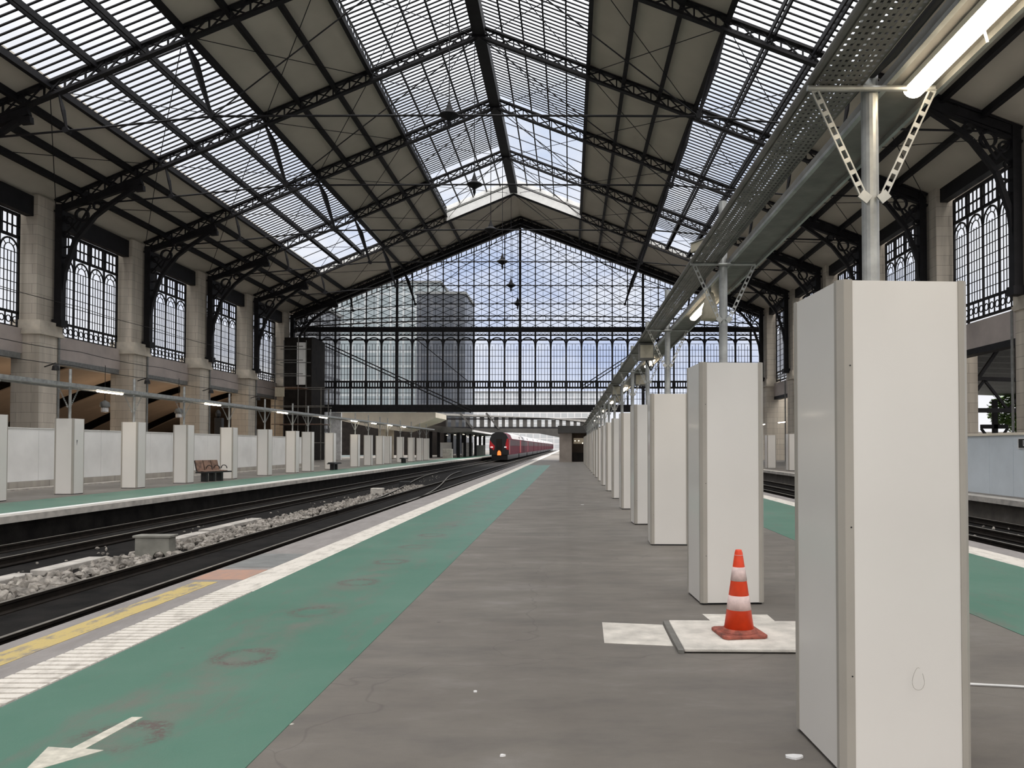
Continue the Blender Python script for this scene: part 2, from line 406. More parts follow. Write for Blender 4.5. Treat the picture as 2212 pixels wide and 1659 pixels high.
# rails: I-section swept along a path
def rail(pts, name='rail'):
    prof = [(-0.065, 0), (0.065, 0), (0.065, 0.02), (0.012, 0.045), (0.012, 0.12), (0.034, 0.135), (0.034, 0.17), (-0.034, 0.17), (-0.034, 0.135), (-0.012, 0.12), (-0.012, 0.045), (-0.065, 0.02)]
    n = len(prof); b = MB(); t = MB()
    for i, (x, y) in enumerate(pts):
        p0, p1 = pts[max(i - 1, 0)], pts[min(i + 1, len(pts) - 1)]
        dx, dy = p1[0] - p0[0], p1[1] - p0[1]; L = math.hypot(dx, dy); nx, ny = dy / L, -dx / L
        b.v += [(x + nx * u, y + ny * u, -0.72 + w) for u, w in prof]
        t.v += [(x + nx * u, y + ny * u, -0.72 + w) for u, w in ((-0.03, 0.170), (0.03, 0.170), (0.03, 0.174), (-0.03, 0.174))]
    for i in range(len(pts) - 1):
        b.f += [(i * n + j, i * n + (j + 1) % n, (i + 1) * n + (j + 1) % n, (i + 1) * n + j) for j in range(n)]
        t.f += [(i * 4 + j, i * 4 + (j + 1) % 4, (i + 1) * 4 + (j + 1) % 4, (i + 1) * 4 + j) for j in range(4)]
    o = b.build(name, 'rail_side')
    t.build('running_surface', 'rail_top', o)
    return o
for x, lab in ((-6.45, 'steel rail closest to the yellow line of the near platform edge'), (-7.89, 'steel rail between the black bed slab and the ballast stones'),
               (-11.02, 'steel rail on the far side of the ballast stones'), (-12.42, 'steel rail along the foot of the far platform'),
               (8.35, 'steel rail along the white platform edge behind the big casing'), (9.79, 'second steel rail behind the big casing'),
               (10.95, 'third steel rail behind the big casing'), (12.40, 'steel rail below the edge under the grey hoarding')):
    tag(rail([(x, YB), (x, 400)]), lab, 'rail', 'station track rails')
def scurve(x0, x1, y0, y1, n=16):
    return [(x0 + (x1 - x0) * (3 * t * t - 2 * t ** 3), y0 + (y1 - y0) * t) for t in [i / n for i in range(n + 1)]]
tag(rail(scurve(-7.86, -10.95, 26, 64)), 'curved switch rail crossing from the near track to the far one', 'rail', 'switch rails')
tag(rail(scurve(-6.36, -9.5, 30, 68)), 'curved switch rail starting at the near platform track', 'rail', 'switch rails')

# ballast
bb = MB()
ico = []
ph = (1 + 5 ** 0.5) / 2
for a, b_ in ((1, ph), (-1, ph), (1, -ph), (-1, -ph)):
    ico += [(0, a, b_), (a, b_, 0), (b_, 0, a)]
icov = [Vector(p).normalized() for p in ico]
icof = []
for i in range(12):
    for j in range(i + 1, 12):
        for k in range(j + 1, 12):
            if all((icov[p] - icov[q]).length < 1.2 for p, q in ((i, j), (j, k), (i, k))): icof.append((i, j, k))
def stones(mb, n, xr, yr, zf, s0, s1):
    for _ in range(n):
        y = yr[0] + (yr[1] - yr[0]) * random.random() ** 1.35
        x = random.uniform(*xr); s = random.uniform(s0, s1)
        e = Matrix.Rotation(random.uniform(0, 6.28), 3, 'Z') @ Matrix.Rotation(random.uniform(0, 6.28), 3, 'X')
        sc = Vector((s * random.uniform(.7, 1.2), s * random.uniform(.7, 1.3), s * random.uniform(.5, .9)))
        c = Vector((x, y, zf(x) + random.uniform(-0.02, 0.05)))
        mb.add([c + e @ Vector((p.x * sc.x, p.y * sc.y, p.z * sc.z)) * random.uniform(.8, 1.2) for p in icov], icof)
stones(bb, 1650, (-9.42, -8.12), (7.5, 44), lambda x: -0.74 + 0.06 * (1 - ((x + 8.7) / 0.8) ** 2), 0.05, 0.125)
stones(bb, 130, (-10.8, -9.4), (8, 60), lambda x: -0.72, 0.02, 0.05)
stones(bb, 160, (-6.1, -4.75), (5.5, 26), lambda x: -0.71, 0.012, 0.03)
bo = bb.build('ballast', 'ballast_stone'); tag(bo, 'pale angular ballast stones heaped between the two tracks', 'ballast', kind='stuff')
b2 = MB(); stones(b2, 260, (7.0, 12.9), (14, 34), lambda x: -0.71, 0.03, 0.09)
tag(b2.build('ballast', 'ballast_stone'), 'scattered pale stones on the track bed behind the big casing', 'ballast', kind='stuff')

# things on the tracks
for (x, y0, y1, lab) in ((-9.62, 11.0, 13.6, 'pale concrete cable trough lid lying closest to the camera'), (-9.55, 13.9, 15.6, 'pale concrete trough lid just before the grey drain box'),
                         (-9.60, 17.4, 20.2, 'pale concrete trough lid just beyond the grey drain box'), (-9.75, 20.6, 24.0, 'farthest pale concrete trough lid beside the ballast')):
    o = MB().box(x - 0.17, x + 0.17, y0, y1, -0.72, -0.61).build('trough_lid', 'concrete', bevel=0.015); tag(o, lab, 'trough lid', 'trough lids beside the ballast')
t = thing('drain_box', 'grey concrete box with an arched hole sitting on the ballast', 'box', (-8.75, 16.3, -0.72))
arch = [(-0.36, 0), (0.02, 0)] + [(0.15 + 0.13 * math.cos(a), 0.13 * math.sin(a)) for a in [PI - PI * i / 8 for i in range(9)]] + [(0.36, 0), (0.36, 0.42), (-0.36, 0.42)]
MB().prism(arch, 'y', -0.14, 0.14).build('body', 'box_grey', t, bevel=0.01)
MB().box(-0.40, 0.40, -0.17, 0.17, 0.42, 0.47).build('lid', 'box_grey', t, bevel=0.01)
for x, y, lab in ((-9.1, 36.5, 'small white concrete marker block in the middle of the ballast'), (-9.3, 43.5, 'small dark point motor box between the tracks near the switch')):
    o = MB().box(x - 0.28, x + 0.28, y - 0.2, y + 0.2, -0.72, -0.36).build('track_box', 'concrete_pale' if 'white' in lab else 'black_metal', bevel=0.02); tag(o, lab, 'box')

# ================================================================= ROOF
ceil = thing('ceiling', 'sloping grey beige boarded roof of the train hall', 'ceiling', kind='structure')
def slab_strip(xa, xb, y0, y1, up=0.04, th=0.10):
    b = MB()
    za, zb = RZ(xa), RZ(xb)
    b.add([(xa, y0, za + up), (xb, y0, zb + up), (xb, y1, zb + up), (xa, y1, za + up),
           (xa, y0, za + up + th), (xb, y0, zb + up + th), (xb, y1, zb + up + th), (xa, y1, za + up + th)],
          [(3, 2, 1, 0), (4, 5, 6, 7), (0, 1, 5, 4), (1, 2, 6, 5), (2, 3, 7, 6), (3, 0, 4, 7)])
    return b
YS, YLN = 81.5, 80.15                                # end of the side skylights and of the lantern
for sg, D in ((-1, DL), (1, DR)):
    slab_strip(XC + sg * D[1], XC + sg * D[2], YB, YG).build('roof_panel', 'ceiling_board', ceil)
    slab_strip(XC + sg * D[3], XC + sg * (D[4] + 0.9), YB, YG).build('roof_panel', 'ceiling_board', ceil)
    slab_strip(XC + sg * D[2], XC + sg * D[3], YS, YG).build('roof_panel', 'ceiling_board', ceil)
    slab_strip(XC, XC + sg * D[1], YLN, YG).build('roof_panel', 'ceiling_board', ceil)

# purlins: long roof beams parallel to the ridge
PUR = []
for sg, D in ((-1, DL), (1, DR)):
    side = 'left' if sg < 0 else 'right'
    PUR.append((sg * D[1], YB, YG, f'heavy roof beam along the {side} edge of the central skylight'))
    for i in (1, 2): PUR.append((sg * (D[1] + (D[2] - D[1]) * i / 3), YB, YG, f'{ORD[i-1]} roof beam down the boarded strip beside the central skylight on the {side}'))
    PUR.append((sg * D[2], YB, YG, f'roof beam along the upper edge of the {side} skylight'))
    PUR.append((sg * D[3], YB, YG, f'roof beam along the lower edge of the {side} skylight'))
    for i in (1, 2, 3): PUR.append((sg * (D[3] + (D[4] - D[3]) * i / 4), YB, YG, f'{ORD[i-1]} roof beam below the {side} skylight, counting toward the eaves'))
for d, y0, y1, lab in PUR:
    x = XC + d; z = RZ(x)
    t = thing('purlin', lab, 'roof beam', (x, 0, z), group='roof beams parallel to the ridge', kind='structure')
    MB().box(-0.05, 0.05, y0, y1, -0.36, 0.02).build('web', 'iron', t)
    MB().box(-0.13, 0.13, y0, y1, -0.40, -0.35).build('flange', 'iron', t)
for sg, D in ((-1, DL), (1, DR)):                  # skylight intermediates
    for i in (1, 2):
        x = XC + sg * (D[2] + (D[3] - D[2]) * i / 3); z = RZ(x)
        t = thing('purlin', f'{ORD[i-1]} slim beam crossing the {"left" if sg < 0 else "right"} skylight lengthwise', 'roof beam', (x, 0, z), group='roof beams parallel to the ridge', kind='structure')
        for s in (-0.13, 0.13): MB().box(s - 0.045, s + 0.045, YB, YS, -0.28, 0.02).build('rib', 'iron', t)
t = thing('ridge_beam', 'double iron ridge beam under the central skylight', 'roof beam', (XC, 0, RIDGE), kind='structure')
for s in (-0.28, 0.28): MB().box(s - 0.09, s + 0.09, YB, YLN, -0.75, 0.25).build('web', 'iron', t)
MB().box(-0.4, 0.4, YB, YLN, -0.80, -0.75).build('flange', 'iron', t)

# skylights
def skylight(name, lab, xa, xb, lift, y1, nlong, slat_end, step=0.50, wide=2.6):
    t = thing(name, lab, 'skylight', kind='structure')
    za, zb = RZ(xa) + lift, RZ(xb) + lift
    MB().add([(xa, YB, za + .06), (xb, YB, zb + .06), (xb, y1, zb + .06), (xa, y1, za + .06)], [(0, 1, 2, 3)]).build('pane', 'roof_glass', t)
    b = MB(); y = YB
    while y < y1:
        w = 0.10 if y < slat_end else 0.06
        b.bar((xa, y, za), (xb, y, zb), w, 0.055)
        y += step if y < slat_end else wide
    b.build('glazing_bars', 'iron', t)
    b = MB()
    for i in range(1, nlong + 1):
        f = i / (nlong + 1); x = xa + (xb - xa) * f; z = za + (zb - za) * f
        b.box(x - 0.05, x + 0.05, YB, y1, z - 0.14, z + 0.02)
    if nlong: b.build('glazing_purlins', 'iron', t)
    MB().bar((xa, y1 - 0.04, za - .12), (xb, y1 - 0.04, zb - .12), 0.12, 0.42).build('end_frame', 'white_metal', t)
    return t
w1 = skylight('window_1', 'left slope of the glazed central skylight', XC - DL[1], XC, 0.60, YLN, 4, 70.0, 0.43)
w2 = skylight('window_2', 'right slope of the glazed central skylight', XC + DR[1], XC, 0.60, YLN, 4, 60.0, 0.43)
w3 = skylight('window_3', 'long slatted skylight in the left roof slope', XC - DL[2], XC - DL[3], 0.04, YS, 0, 71.0)
w4 = skylight('window_4', 'long slatted skylight in the right roof slope', XC + DR[2], XC + DR[3], 0.04, YS, 0, 76.0)
for w, sg in ((w1, -1), (w2, 1)):                  # upright lattice sides and the white end of the lantern
    x = XC + sg * DL[1]; z = RZ(x)
    b = MB(); y = YB
    b.box(x - .05, x + .05, YB, YLN, z + 0.50, z + 0.60); b.box(x - .05, x + .05, YB, YLN, z, z + 0.1)
    while y < YLN - 0.6:
        b.bar((x, y, z + .05), (x, y + 1.3, z + .55), 0.05, 0.05, (1, 0, 0)); b.bar((x, y + 1.3, z + .05), (x, y, z + .55), 0.05, 0.05, (1, 0, 0)); b.bar((x, y, z), (x, y, z + .60), 0.06)
        y += 1.3
    b.build('side_lattice', 'iron', w)
    MB().box(x + sg * .08 - .01, x + sg * .08 + .01, YB, YLN, z, z + .55).build('side_pane', 'roof_glass', w)
    MB().add([(x, YLN, z - .80), (XC, YLN, RIDGE - .80), (XC, YLN, RIDGE + .55), (x, YLN, z + .55), (x, YLN + .12, z - .80), (XC, YLN + .12, RIDGE - .80), (XC, YLN + .12, RIDGE + .55), (x, YLN + .12, z + .55)],
             [(0, 1, 2, 3), (7, 6, 5, 4), (0, 4, 5, 1), (1, 5, 6, 2), (2, 6, 7, 3), (3, 7, 4, 0)]).build('end_fascia', 'white_metal', w)
for w, sg, D in ((w3, -1, DL), (w4, 1, DR)):
    b = MB()
    for i in range(4):                              # pale glazing frames in the unslatted end bay
        x = XC + sg * (D[2] + (D[3] - D[2]) * i / 3); b.box(x - .10, x + .10, 71.5, YS, RZ(x) - .02, RZ(x) + .10)
    b.build('end_frame', 'white_metal' if sg < 0 else 'iron', w)

# trusses
def make_truss(label):
    t = thing('roof_truss', label, 'roof truss', (0, 0, 0), group='lattice roof trusses across the hall')
    DEP = 0.80
    tc, bc, la = MB(), MB(), MB()
    for sg, D in ((-1, DL), (1, DR)):
        xe = XC + sg * D[4]; ze = RZ(xe)
        tc.bar((XC, 0, RIDGE - .08), (xe, 0, ze - .08), 0.34, 0.13)
        bc.bar((XC, 0, RIDGE - DEP), (xe, 0, ze - DEP), 0.34, 0.13)
        n = 26
        for i in range(n):
            xa, xb = XC + sg * D[4] * i / n, XC + sg * D[4] * (i + 1) / n
            a0, a1, b0, b1 = RZ(xa) - .1, RZ(xa) - DEP, RZ(xb) - .1, RZ(xb) - DEP
            la.bar((xa, -.05, a0), (xb, -.05, b1), 0.07, 0.07, (0, 1, 0)); la.bar((xa, .05, a1), (xb, .05, b0), 0.07, 0.07, (0, 1, 0))
            la.bar((xa, 0, a0), (xa, 0, a1), 0.08, 0.08, (0, 1, 0))
    tc.build('top_chord', 'iron', t); bc.build('bottom_chord', 'iron', t); la.build('lattice', 'iron', t)
    tie = MB()
    ZT = 18.55
    nodes = [(XL + 0.4, 17.1), (-25.7, 17.75), (-18.3, 18.5), (XC, ZT), (6.6, 18.5), (14.0, 17.9), (XR - 0.4, 17.7)]
    tie.tube([(x, 0, z) for x, z in nodes], 0.055, 6)
    tie.build('tie_rod', 'iron', t)
    for sg in (-1, 1):
        def X(d): return XC + sg * d
        MB().tube([(X(13.85), 0, RZ(X(13.85)) - DEP), (X(13.3), 0, 21.2), (X(12.45), 0, 18.5)], [0.07, 0.21, 0.07], 8).build('strut', 'iron', t)
        MB().tube([(X(20.3), 0, RZ(X(20.3)) - DEP), (X(20.05), 0, 18.8), (X(19.85), 0, 17.75)], [0.05, 0.11, 0.05], 8).build('strut', 'iron', t)
        MB().tube([(X(0), 0, RIDGE - DEP), (X(12.45), 0, 18.5)], 0.035, 6).build('inner_rod', 'iron', t)
        b = MB()                                     # bosses where rods meet
        for d, z in ((12.45, 18.5), (19.85, 17.75)): b.tube([(X(d), -.16, z), (X(d), .16, z)], 0.16, 10)
        b.build('rod_boss', 'iron', t)
        # wall bracket: slim iron column, curved rib, ring and deepened chord
        xe = XC + sg * (D_ := (DL if sg < 0 else DR))[4]
        cx = xe - sg * 0.35; up = 0.0 if sg < 0 else 0.75
        br = MB()
        br.box(cx - 0.22, cx + 0.22, -0.25, 0.25, 9.6, 17.2 + up)
        br.box(cx - 0.32, cx + 0.32, -0.33, 0.33, 9.3, 9.75)
        br.build('iron_column', 'iron', t)
        rib = [(u_, z_ + up) for u_, z_ in ((0.0, 10.6), (0.25, 12.8), (0.95, 14.9), (2.2, 16.5), (3.3, 17.35), (4.9, 18.4))]
        rb = MB()
        for (a, za), (b_, zb) in zip(rib, rib[1:]): rb.bar((cx - sg * a, 0, za), (cx - sg * b_, 0, zb), 0.24, 0.28, (0, 1, 0))
        rb.bar((cx, 0, 16.95 + up), (cx - sg * 5.2, 0, 18.75 + up), 0.3, 0.42)
        rb.bar((cx - sg * 4.8, 0, 18.25 + up), (cx - sg * 5.35, 0, 18.3 + up), 0.3, 0.35)
        rb.build('curved_rib', 'iron', t)
        MB().ring((cx - sg * 1.35, 0, 16.55 + up), 0.40, 0.12, 0.18, 'y', 16).build('tracery_ring', 'iron', t)
        MB().ring((cx - sg * 0.55, 0, 16.2 + up), 0.24, 0.09, 0.18, 'y', 12).build('tracery_ring', 'iron', t)
        MB().ring((cx - sg * 0.35, 0, 15.3 + up), 0.18, 0.08, 0.18, 'y', 12).build('tracery_ring', 'iron', t)
        for zz in (11.6, 12.3, 13.0, 13.7, 14.4):
            xx = 0.06 + (zz - 10.6) * 0.12 if zz < 12.9 else 0.25 + (zz - 12.8) * 0.33
            MB().bar((cx, 0, zz + up), (cx - sg * xx, 0, zz + .15 + up), 0.10, 0.07, (0, 1, 0)).build('tracery_bar', 'iron', t)
        MB().bar((cx, 0, 15.0 + up), (cx - sg * 1.1, 0, 16.2 + up), 0.10, 0.08, (0, 1, 0)).build('tracery_bar', 'iron', t)
        MB().ring((cx - sg * 2.35, 0, 17.15 + up), 0.26, 0.09, 0.18, 'y', 12).build('tracery_ring', 'iron', t)
        MB().bar((cx - sg * 1.0, 0, 15.6 + up), (cx - sg * 1.9, 0, 17.2 + up), 0.12, 0.10, (0, 1, 0)).build('tracery_bar', 'iron', t)
        MB().bar((cx - sg * 0.1, 0, 16.6 + up), (cx - sg * 1.0, 0, 15.5 + up), 0.12, 0.10, (0, 1, 0)).build('tracery_bar', 'iron', t)
        # bracing rods in the roof plane toward the next truss
        wb = MB()
        for d0, d1 in ((D_[1], D_[2]), (D_[3], D_[4]), (0.4, D_[1]), (D_[2], D_[3])):
            wb.tube([(X(d0), 0, RZ(X(d0)) - .5), (X(d1), BAY, RZ(X(d1)) - .5)], 0.024, 5); wb.tube([(X(d1), 0, RZ(X(d1)) - .5), (X(d0), BAY, RZ(X(d0)) - .5)], 0.024, 5)
        wb.build('bracing_rods', 'iron', t)
    MB().tube([(XC - .3, 0, RIDGE - DEP), (XC - .3, 0, ZT)], 0.025, 6).build('hanger_rod', 'iron', t)
    MB().lathe([(0.02, -0.75), (0.10, -0.5), (0.08, -0.3), (0.30, -0.15), (0.52, -0.02), (0.50, 0.05), (0.22, 0.2), (0.1, 0.55), (0.03, 0.8)], (XC - .3, 0, ZT), 12).build('hanging_boss', 'iron', t)
    return t
tr_names = ['roof truss closest to the camera, crossing the top corners of the picture',
            'second roof truss from the camera, topmost to meet the ridge in view', 'third roof truss from the camera, second to meet the ridge in view',
            'fourth roof truss from the camera, third to meet the ridge in view', 'roof truss under the white end of the central skylight',
            'last roof truss, close before the glazed gable']
T0 = make_truss(tr_names[0]); T0.location = (0, TR[0], 0)
for k in range(1, 6): dup(T0, (0, TR[k], 0), label=tr_names[k])
# the last truss has no further bay behind it: its roof bracing is left out
for o in [o for o in bpy.data.objects if o.name.startswith('bracing_rods') and o.parent and abs(o.parent.location.y - TR[5]) < .1]: bpy.data.objects.remove(o)

# ================================================================= SIDE WALLS
def tall_window_parts(t, sg, x, y0, y1):
    """cast-iron window between two piers; x = plane, sg = side"""
    z0, z1, z2, z3 = (9.0, 9.9, 14.6, 16.0) if sg < 0 else (9.2, 10.2, 15.6, 17.0)
    th = 0.10
    fr = MB()
    for z, h in ((z0, .16), (z1, .16), (z2, .18), (z3, .2), (z2 + .65, .08)): fr.box(x - .05, x + .05, y0, y1, z - h / 2, z + h / 2)
    for y in (y0 + .08, y1 - .08): fr.box(x - .05, x + .05, y - .09, y + .09, z0, z3)
    fr.build('frame', 'iron', t)
    n = 5; w = (y1 - y0) / n
    mu, ba = MB(), MB()
    for i in range(1, n): mu.box(x - .045, x + .045, y0 + i * w - .075, y0 + i * w + .075, z0 - (0.9 if i in (1, 4) else 0), z3)
    mu.build('mullions', 'iron', t)
    for i in range(n):
        c = y0 + (i + .5) * w; R = w / 2 - .05
        ba.ring((x, c, z2 - .15 - R), R - .03, 0.11, 0.05, 'x', 12, 0, PI)
        ba.ring((x, c, z2 - .15 - R), R * .55, 0.05, 0.05, 'x', 10, 0, PI)
        for a in (PI / 4, PI / 2, 3 * PI / 4): ba.bar((x, c + R * .55 * math.cos(a), z2 - .15 - R + R * .55 * math.sin(a)), (x, c + R * math.cos(a), z2 - .15 - R + R * math.sin(a)), .04, .04, (1, 0, 0))
        for d in (-.55, -.18, .18, .55):
            ba.box(x - .02, x + .02, c + d * R - .02, c + d * R + .02, z1, z2 - .15 - R if abs(d) > .3 else z2 - .15 - R)
        zz = z1 + .62
        while zz < z2 - .15 - R + .1: ba.box(x - .02, x + .02, c - R, c + R, zz - .02, zz + .02); zz += .62
        for k in range(4):                           # upper frieze of small squares, two rows
            yy = c + (k - 1.5) * w / 4; ba.box(x - .02, x + .02, yy - .055, yy + .055, z2, z3)
        for k in range(3):                           # lower frieze: rings and bars
            yy = c + (k - 1) * w / 3; ba.ring((x, yy, (z0 + z1) / 2), .20, .06, .04, 'x', 10); ba.box(x - .02, x + .02, yy + w / 6 - .05, yy + w / 6 + .05, z0, z1)
    ba.build('glazing_bars', 'iron', t)
    # closed spandrels in the arch corners
    ga = MB().add([(x + sg * .03, y0, z0), (x + sg * .03, y1, z0), (x + sg * .03, y1, z3), (x + sg * .03, y0, z3)], [(0, 1, 2, 3)])
    ga.build('pane', 'wall_glass', t)
    # small curved brackets hanging under the window ends
    hb = MB()
    for y, s in ((y0 + .35, 1), (y1 - .35, -1)):
        hb.box(x - sg * .0 - .12, x + .12, y - .16, y + .16, 7.5, 9.0)
        hb.ring((x, y + s * 1.25, 7.6), 1.15, .12, .12, 'x', 8, (PI / 2 if s > 0 else 0), (PI if s > 0 else PI / 2))
    hb.build('corner_brackets', 'iron', t)

wl = thing('wall_left', 'stone side wall of the hall beyond the far platform', 'wall', kind='structure')
wr = thing('wall_right', 'stone side wall of the hall behind the large white casings', 'wall', kind='structure')
NB = {-1: 'left', 1: 'right'}
wn = 5
PYS = {-1: [Y0 - .75 + BAY * k for k in range(-7, 5)], 1: [Y0 - .3 + BAY * k for k in range(-7, 5)]}   # pier positions
PY = PYS[-1]
for sg, wall, xe in ((-1, wl, XL), (1, wr, XR)):
    xw = xe + sg * 1.1                               # window plane
    PY = PYS[sg]
    for k, y in enumerate(PY[:-1]):
        ya, yb = y + .95, y + BAY - .95
        if y > (36 if sg < 0 else 38):
            if True:
                t = thing(f'window_{wn}', f'{"last" if k == len(PY) - 2 else ORD[max(0, k - 6)]} tall iron window of the {NB[sg]} wall, counting away from the camera', 'window', group=f'tall iron windows of the {NB[sg]} wall', kind='structure'); wn += 1
                tall_window_parts(t, sg, xw, ya, yb)
        MB().box(min(xw - .3, xw + .3), max(xw - .3, xw + .3), y + .985, y + BAY - .985, 7.4, 8.95).build('spandrel', 'render_wall', wall)
        MB().box(xw - .35, xw + .35, y + 1.2, y + BAY - 1.2, 7.05, 7.4).build('lintel', 'grey_paint' if sg < 0 else 'iron', wall)
    for y in PY[:-1]: MB().box(xe + sg * .55 - .25, xe + sg * .55 + .25, y + .86, y + BAY - .86, 16.0 if sg < 0 else 17.0, 17.25 if sg < 0 else 17.9).build('eave_beam', 'iron', wall)
    MB().box(xe + sg * 1.6 - .25, xe + sg * 1.6 + .25, YB, YG, 17.0 if sg < 0 else 17.6, 17.9 if sg < 0 else 18.2).build('wall_head', 'stone_dark', wall)
pn = ['closest to the camera in view', 'second from the camera', 'third from the camera', 'fourth from the camera', 'at the corner of the glazed gable']
for sg, xe in ((-1, XL), (1, XR)):
    for y in PYS[sg]:
        if y < 38.5: continue
        k = round((y - 17.6) / BAY)
        if sg < 0: lab = ['stone pier left of the casing with the dark scratch', 'stone pier behind the cream casing across the tracks', 'stone pier rising behind the brown bench',
                          'stone pier before the scaffold in the far corner', 'stone corner pier beside the gable, across the tracks'][k - 3]
        else: lab = ['stone pier cut by the picture edge beside the black sign', 'stone pier directly right of the very large casing', 'stone pier left of the galvanised post of the very large casing',
                     'second stone pier left of the very large casing', 'third stone pier left of the very large casing', 'stone corner pier at the gable end behind the near gantry'][k - 2]
        t = thing('stone_pier', lab, 'pier', (xe, y, 0), group=f'stone piers of the {NB[sg]} wall')
        a, b = sorted((sg * 0.05, sg * 1.25))
        MB().box(a, b, -.85, .85, 9.5, 17.4 if sg < 0 else 18.0).build('shaft', 'ashlar', t)
        q = (-sg * .25, sg * 1.5) if sg < 0 else (-.02, 2.5)
        MB().box(min(q), max(q), -.98, .98, 0, 8.6).build('base', 'ashlar', t)
        MB().box(min(-sg * .42, sg * 1.6) if sg < 0 else -.12, max(-sg * .42, sg * 1.6), -1.14, 1.14, 8.6, 8.85).box(min(-sg * .34, sg * 1.55) if sg < 0 else -.08, max(-sg * .34, sg * 1.55), -1.06, 1.06, 8.85, 9.5).build('capital', 'stone', t)
        MB().tube([(-sg * .33, .75, 0), (-sg * .33, .75, 8.6)], 0.07, 8).build('drainpipe', 'grey_paint', t)

# ================================================================= GABLE (glazed end wall)
SCX, MW = -5.96, 1.855
gb = thing(f'window_{wn}', 'large glazed iron gable closing the far end of the hall', 'gable window', (0, YG, 0), kind='structure'); wn += 1
def gtop(x): return RZ(x) - 0.95
gL, gR = XL + .3, XR - .3
b = MB()
for sg, xe in ((-1, XL), (1, XR)): b.add([(XC, -.3, RIDGE - .9), (xe, -.3, RZ(xe) - .9), (xe, -.3, RZ(xe) + .1), (XC, -.3, RIDGE + .1), (XC, .3, RIDGE - .9), (xe, .3, RZ(xe) - .9), (xe, .3, RZ(xe) + .1), (XC, .3, RIDGE + .1)],
      [(0, 1, 2, 3), (7, 6, 5, 4), (0, 4, 5, 1), (1, 5, 6, 2), (2, 6, 7, 3), (3, 7, 4, 0)])
b.build('rafter_band', 'iron', gb)
b = MB()                                              # little arches hanging from the rafter band
for sg, xe in ((-1, gL), (1, gR)):
    n = int(abs(xe - XC) / 0.60)
    for i in range(n):
        x = XC + sg * (i + .5) * .60; z = gtop(x) - .26
        b.bar((x - sg * .3, 0, gtop(x - sg * .3) - .05), (x - sg * .3, 0, gtop(x - sg * .3) - .55), .09, .10, (0, 1, 0))
    b.bar((XC, 0, RIDGE - 1.5), (xe, 0, RZ(xe) - 1.5), .10, .08)
b.build('scallop_edge', 'iron', gb)
b = MB()
b.box(XL, XR, -.45, .45, 5.75, 6.6)
b.build('bottom_girder', 'iron', gb)
b = MB(); b.box(XL, XR, -.2, .2, 15.4, 16.0).build('transom_beam', 'iron', gb)
b = MB()
for z, h in ((15.02, .14), (14.45, .16), (9.4, .22), (8.68, .22)): b.box(gL, gR, -.12, .12, z - h / 2, z + h / 2)
b.build('transom_rails', 'iron', gb)
mu, th_, ar = MB(), MB(), MB()
k0, k1 = int((gL - SCX) / MW), int((gR - SCX) / MW)
for k in range(k0, k1 + 1):
    x = SCX + k * MW
    heavy = k % 8 == 0
    w = .36 if heavy else .19
    mu.box(x - w / 2, x + w / 2, -.15, .15, 6.6, 15.4)
    w2 = .28 if heavy else .11
    if gtop(x) > 16.2: mu.box(x - w2 / 2, x + w2 / 2, -.1, .1, 16.0, gtop(x))
mu.build('mullions', 'iron', gb)
for k in range(k0, k1):
    c = SCX + (k + .5) * MW; R = MW / 2 - .06
    th_.box(c - .02, c + .02, -.02, .02, 16.0, max(16.01, gtop(c) - .5))
    ar.ring((c, 0, 14.4 - .55), R, .13, .12, 'y', 10, 0.25, PI - .25)
    for s in (-1, 1): ar.bar((c + s * R * .97, 0, 14.15), (c + s * (R + .02), 0, 13.3), .12, .10, (0, 1, 0))
    for d in (-.62, -.22, .22, .62): th_.box(c + d * R - .026, c + d * R + .026, -.02, .02, 6.6, 14.2 - (.5 if abs(d) > .5 else 0.25))
    for i in range(6):
        xx = c + (i - 2.5) * MW / 6; ar.box(xx - .055, xx + .055, -.05, .05, 8.7, 9.4)
    for i in range(4):
        xx = c + (i - 1.5) * MW / 4; ar.ring((xx, 0, 15.05), MW / 8 - .02, .06, .06, 'y', 8, 0, PI)
ar.build('arch_tracery', 'iron', gb)
z = 7.3
while z < 14.0:
    if not 8.5 < z < 9.6: th_.box(gL, gR, -.02, .02, z - .026, z + .026)
    z += .74
# rhombus lattice of the upper glazing
SL = .42; per = MW * SL
def clip(x, z): return 16.0 < z < gtop(x) - .5
for s in (-1, 1):
    c = 16.2 - per * 20
    while c < 29 + SL * 30:
        # line z = c + s*SL*(x-SCX)
        run = None; x = gL
        while x <= gR + .001:
            ok = clip(x, c + s * SL * (x - SCX))
            if ok and run is None: run = x
            if (not ok or x + .2 > gR) and run is not None:
                if x - run > .3: th_.bar((run, 0, c + s * SL * (run - SCX)), (x, 0, c + s * SL * (x - SCX)), .055, .05, (0, 1, 0))
                run = None
            x += .2
        c += per
th_.build('glazing_bars', 'iron', gb)
pts = [(gL, 6.6), (gR, 6.6), (gR, gtop(gR)), (XC, gtop(XC)), (gL, gtop(gL))]
MB().add([(x, .12, z) for x, z in pts], [(0, 1, 2, 3, 4)]).build('pane', 'gable_glass', gb)
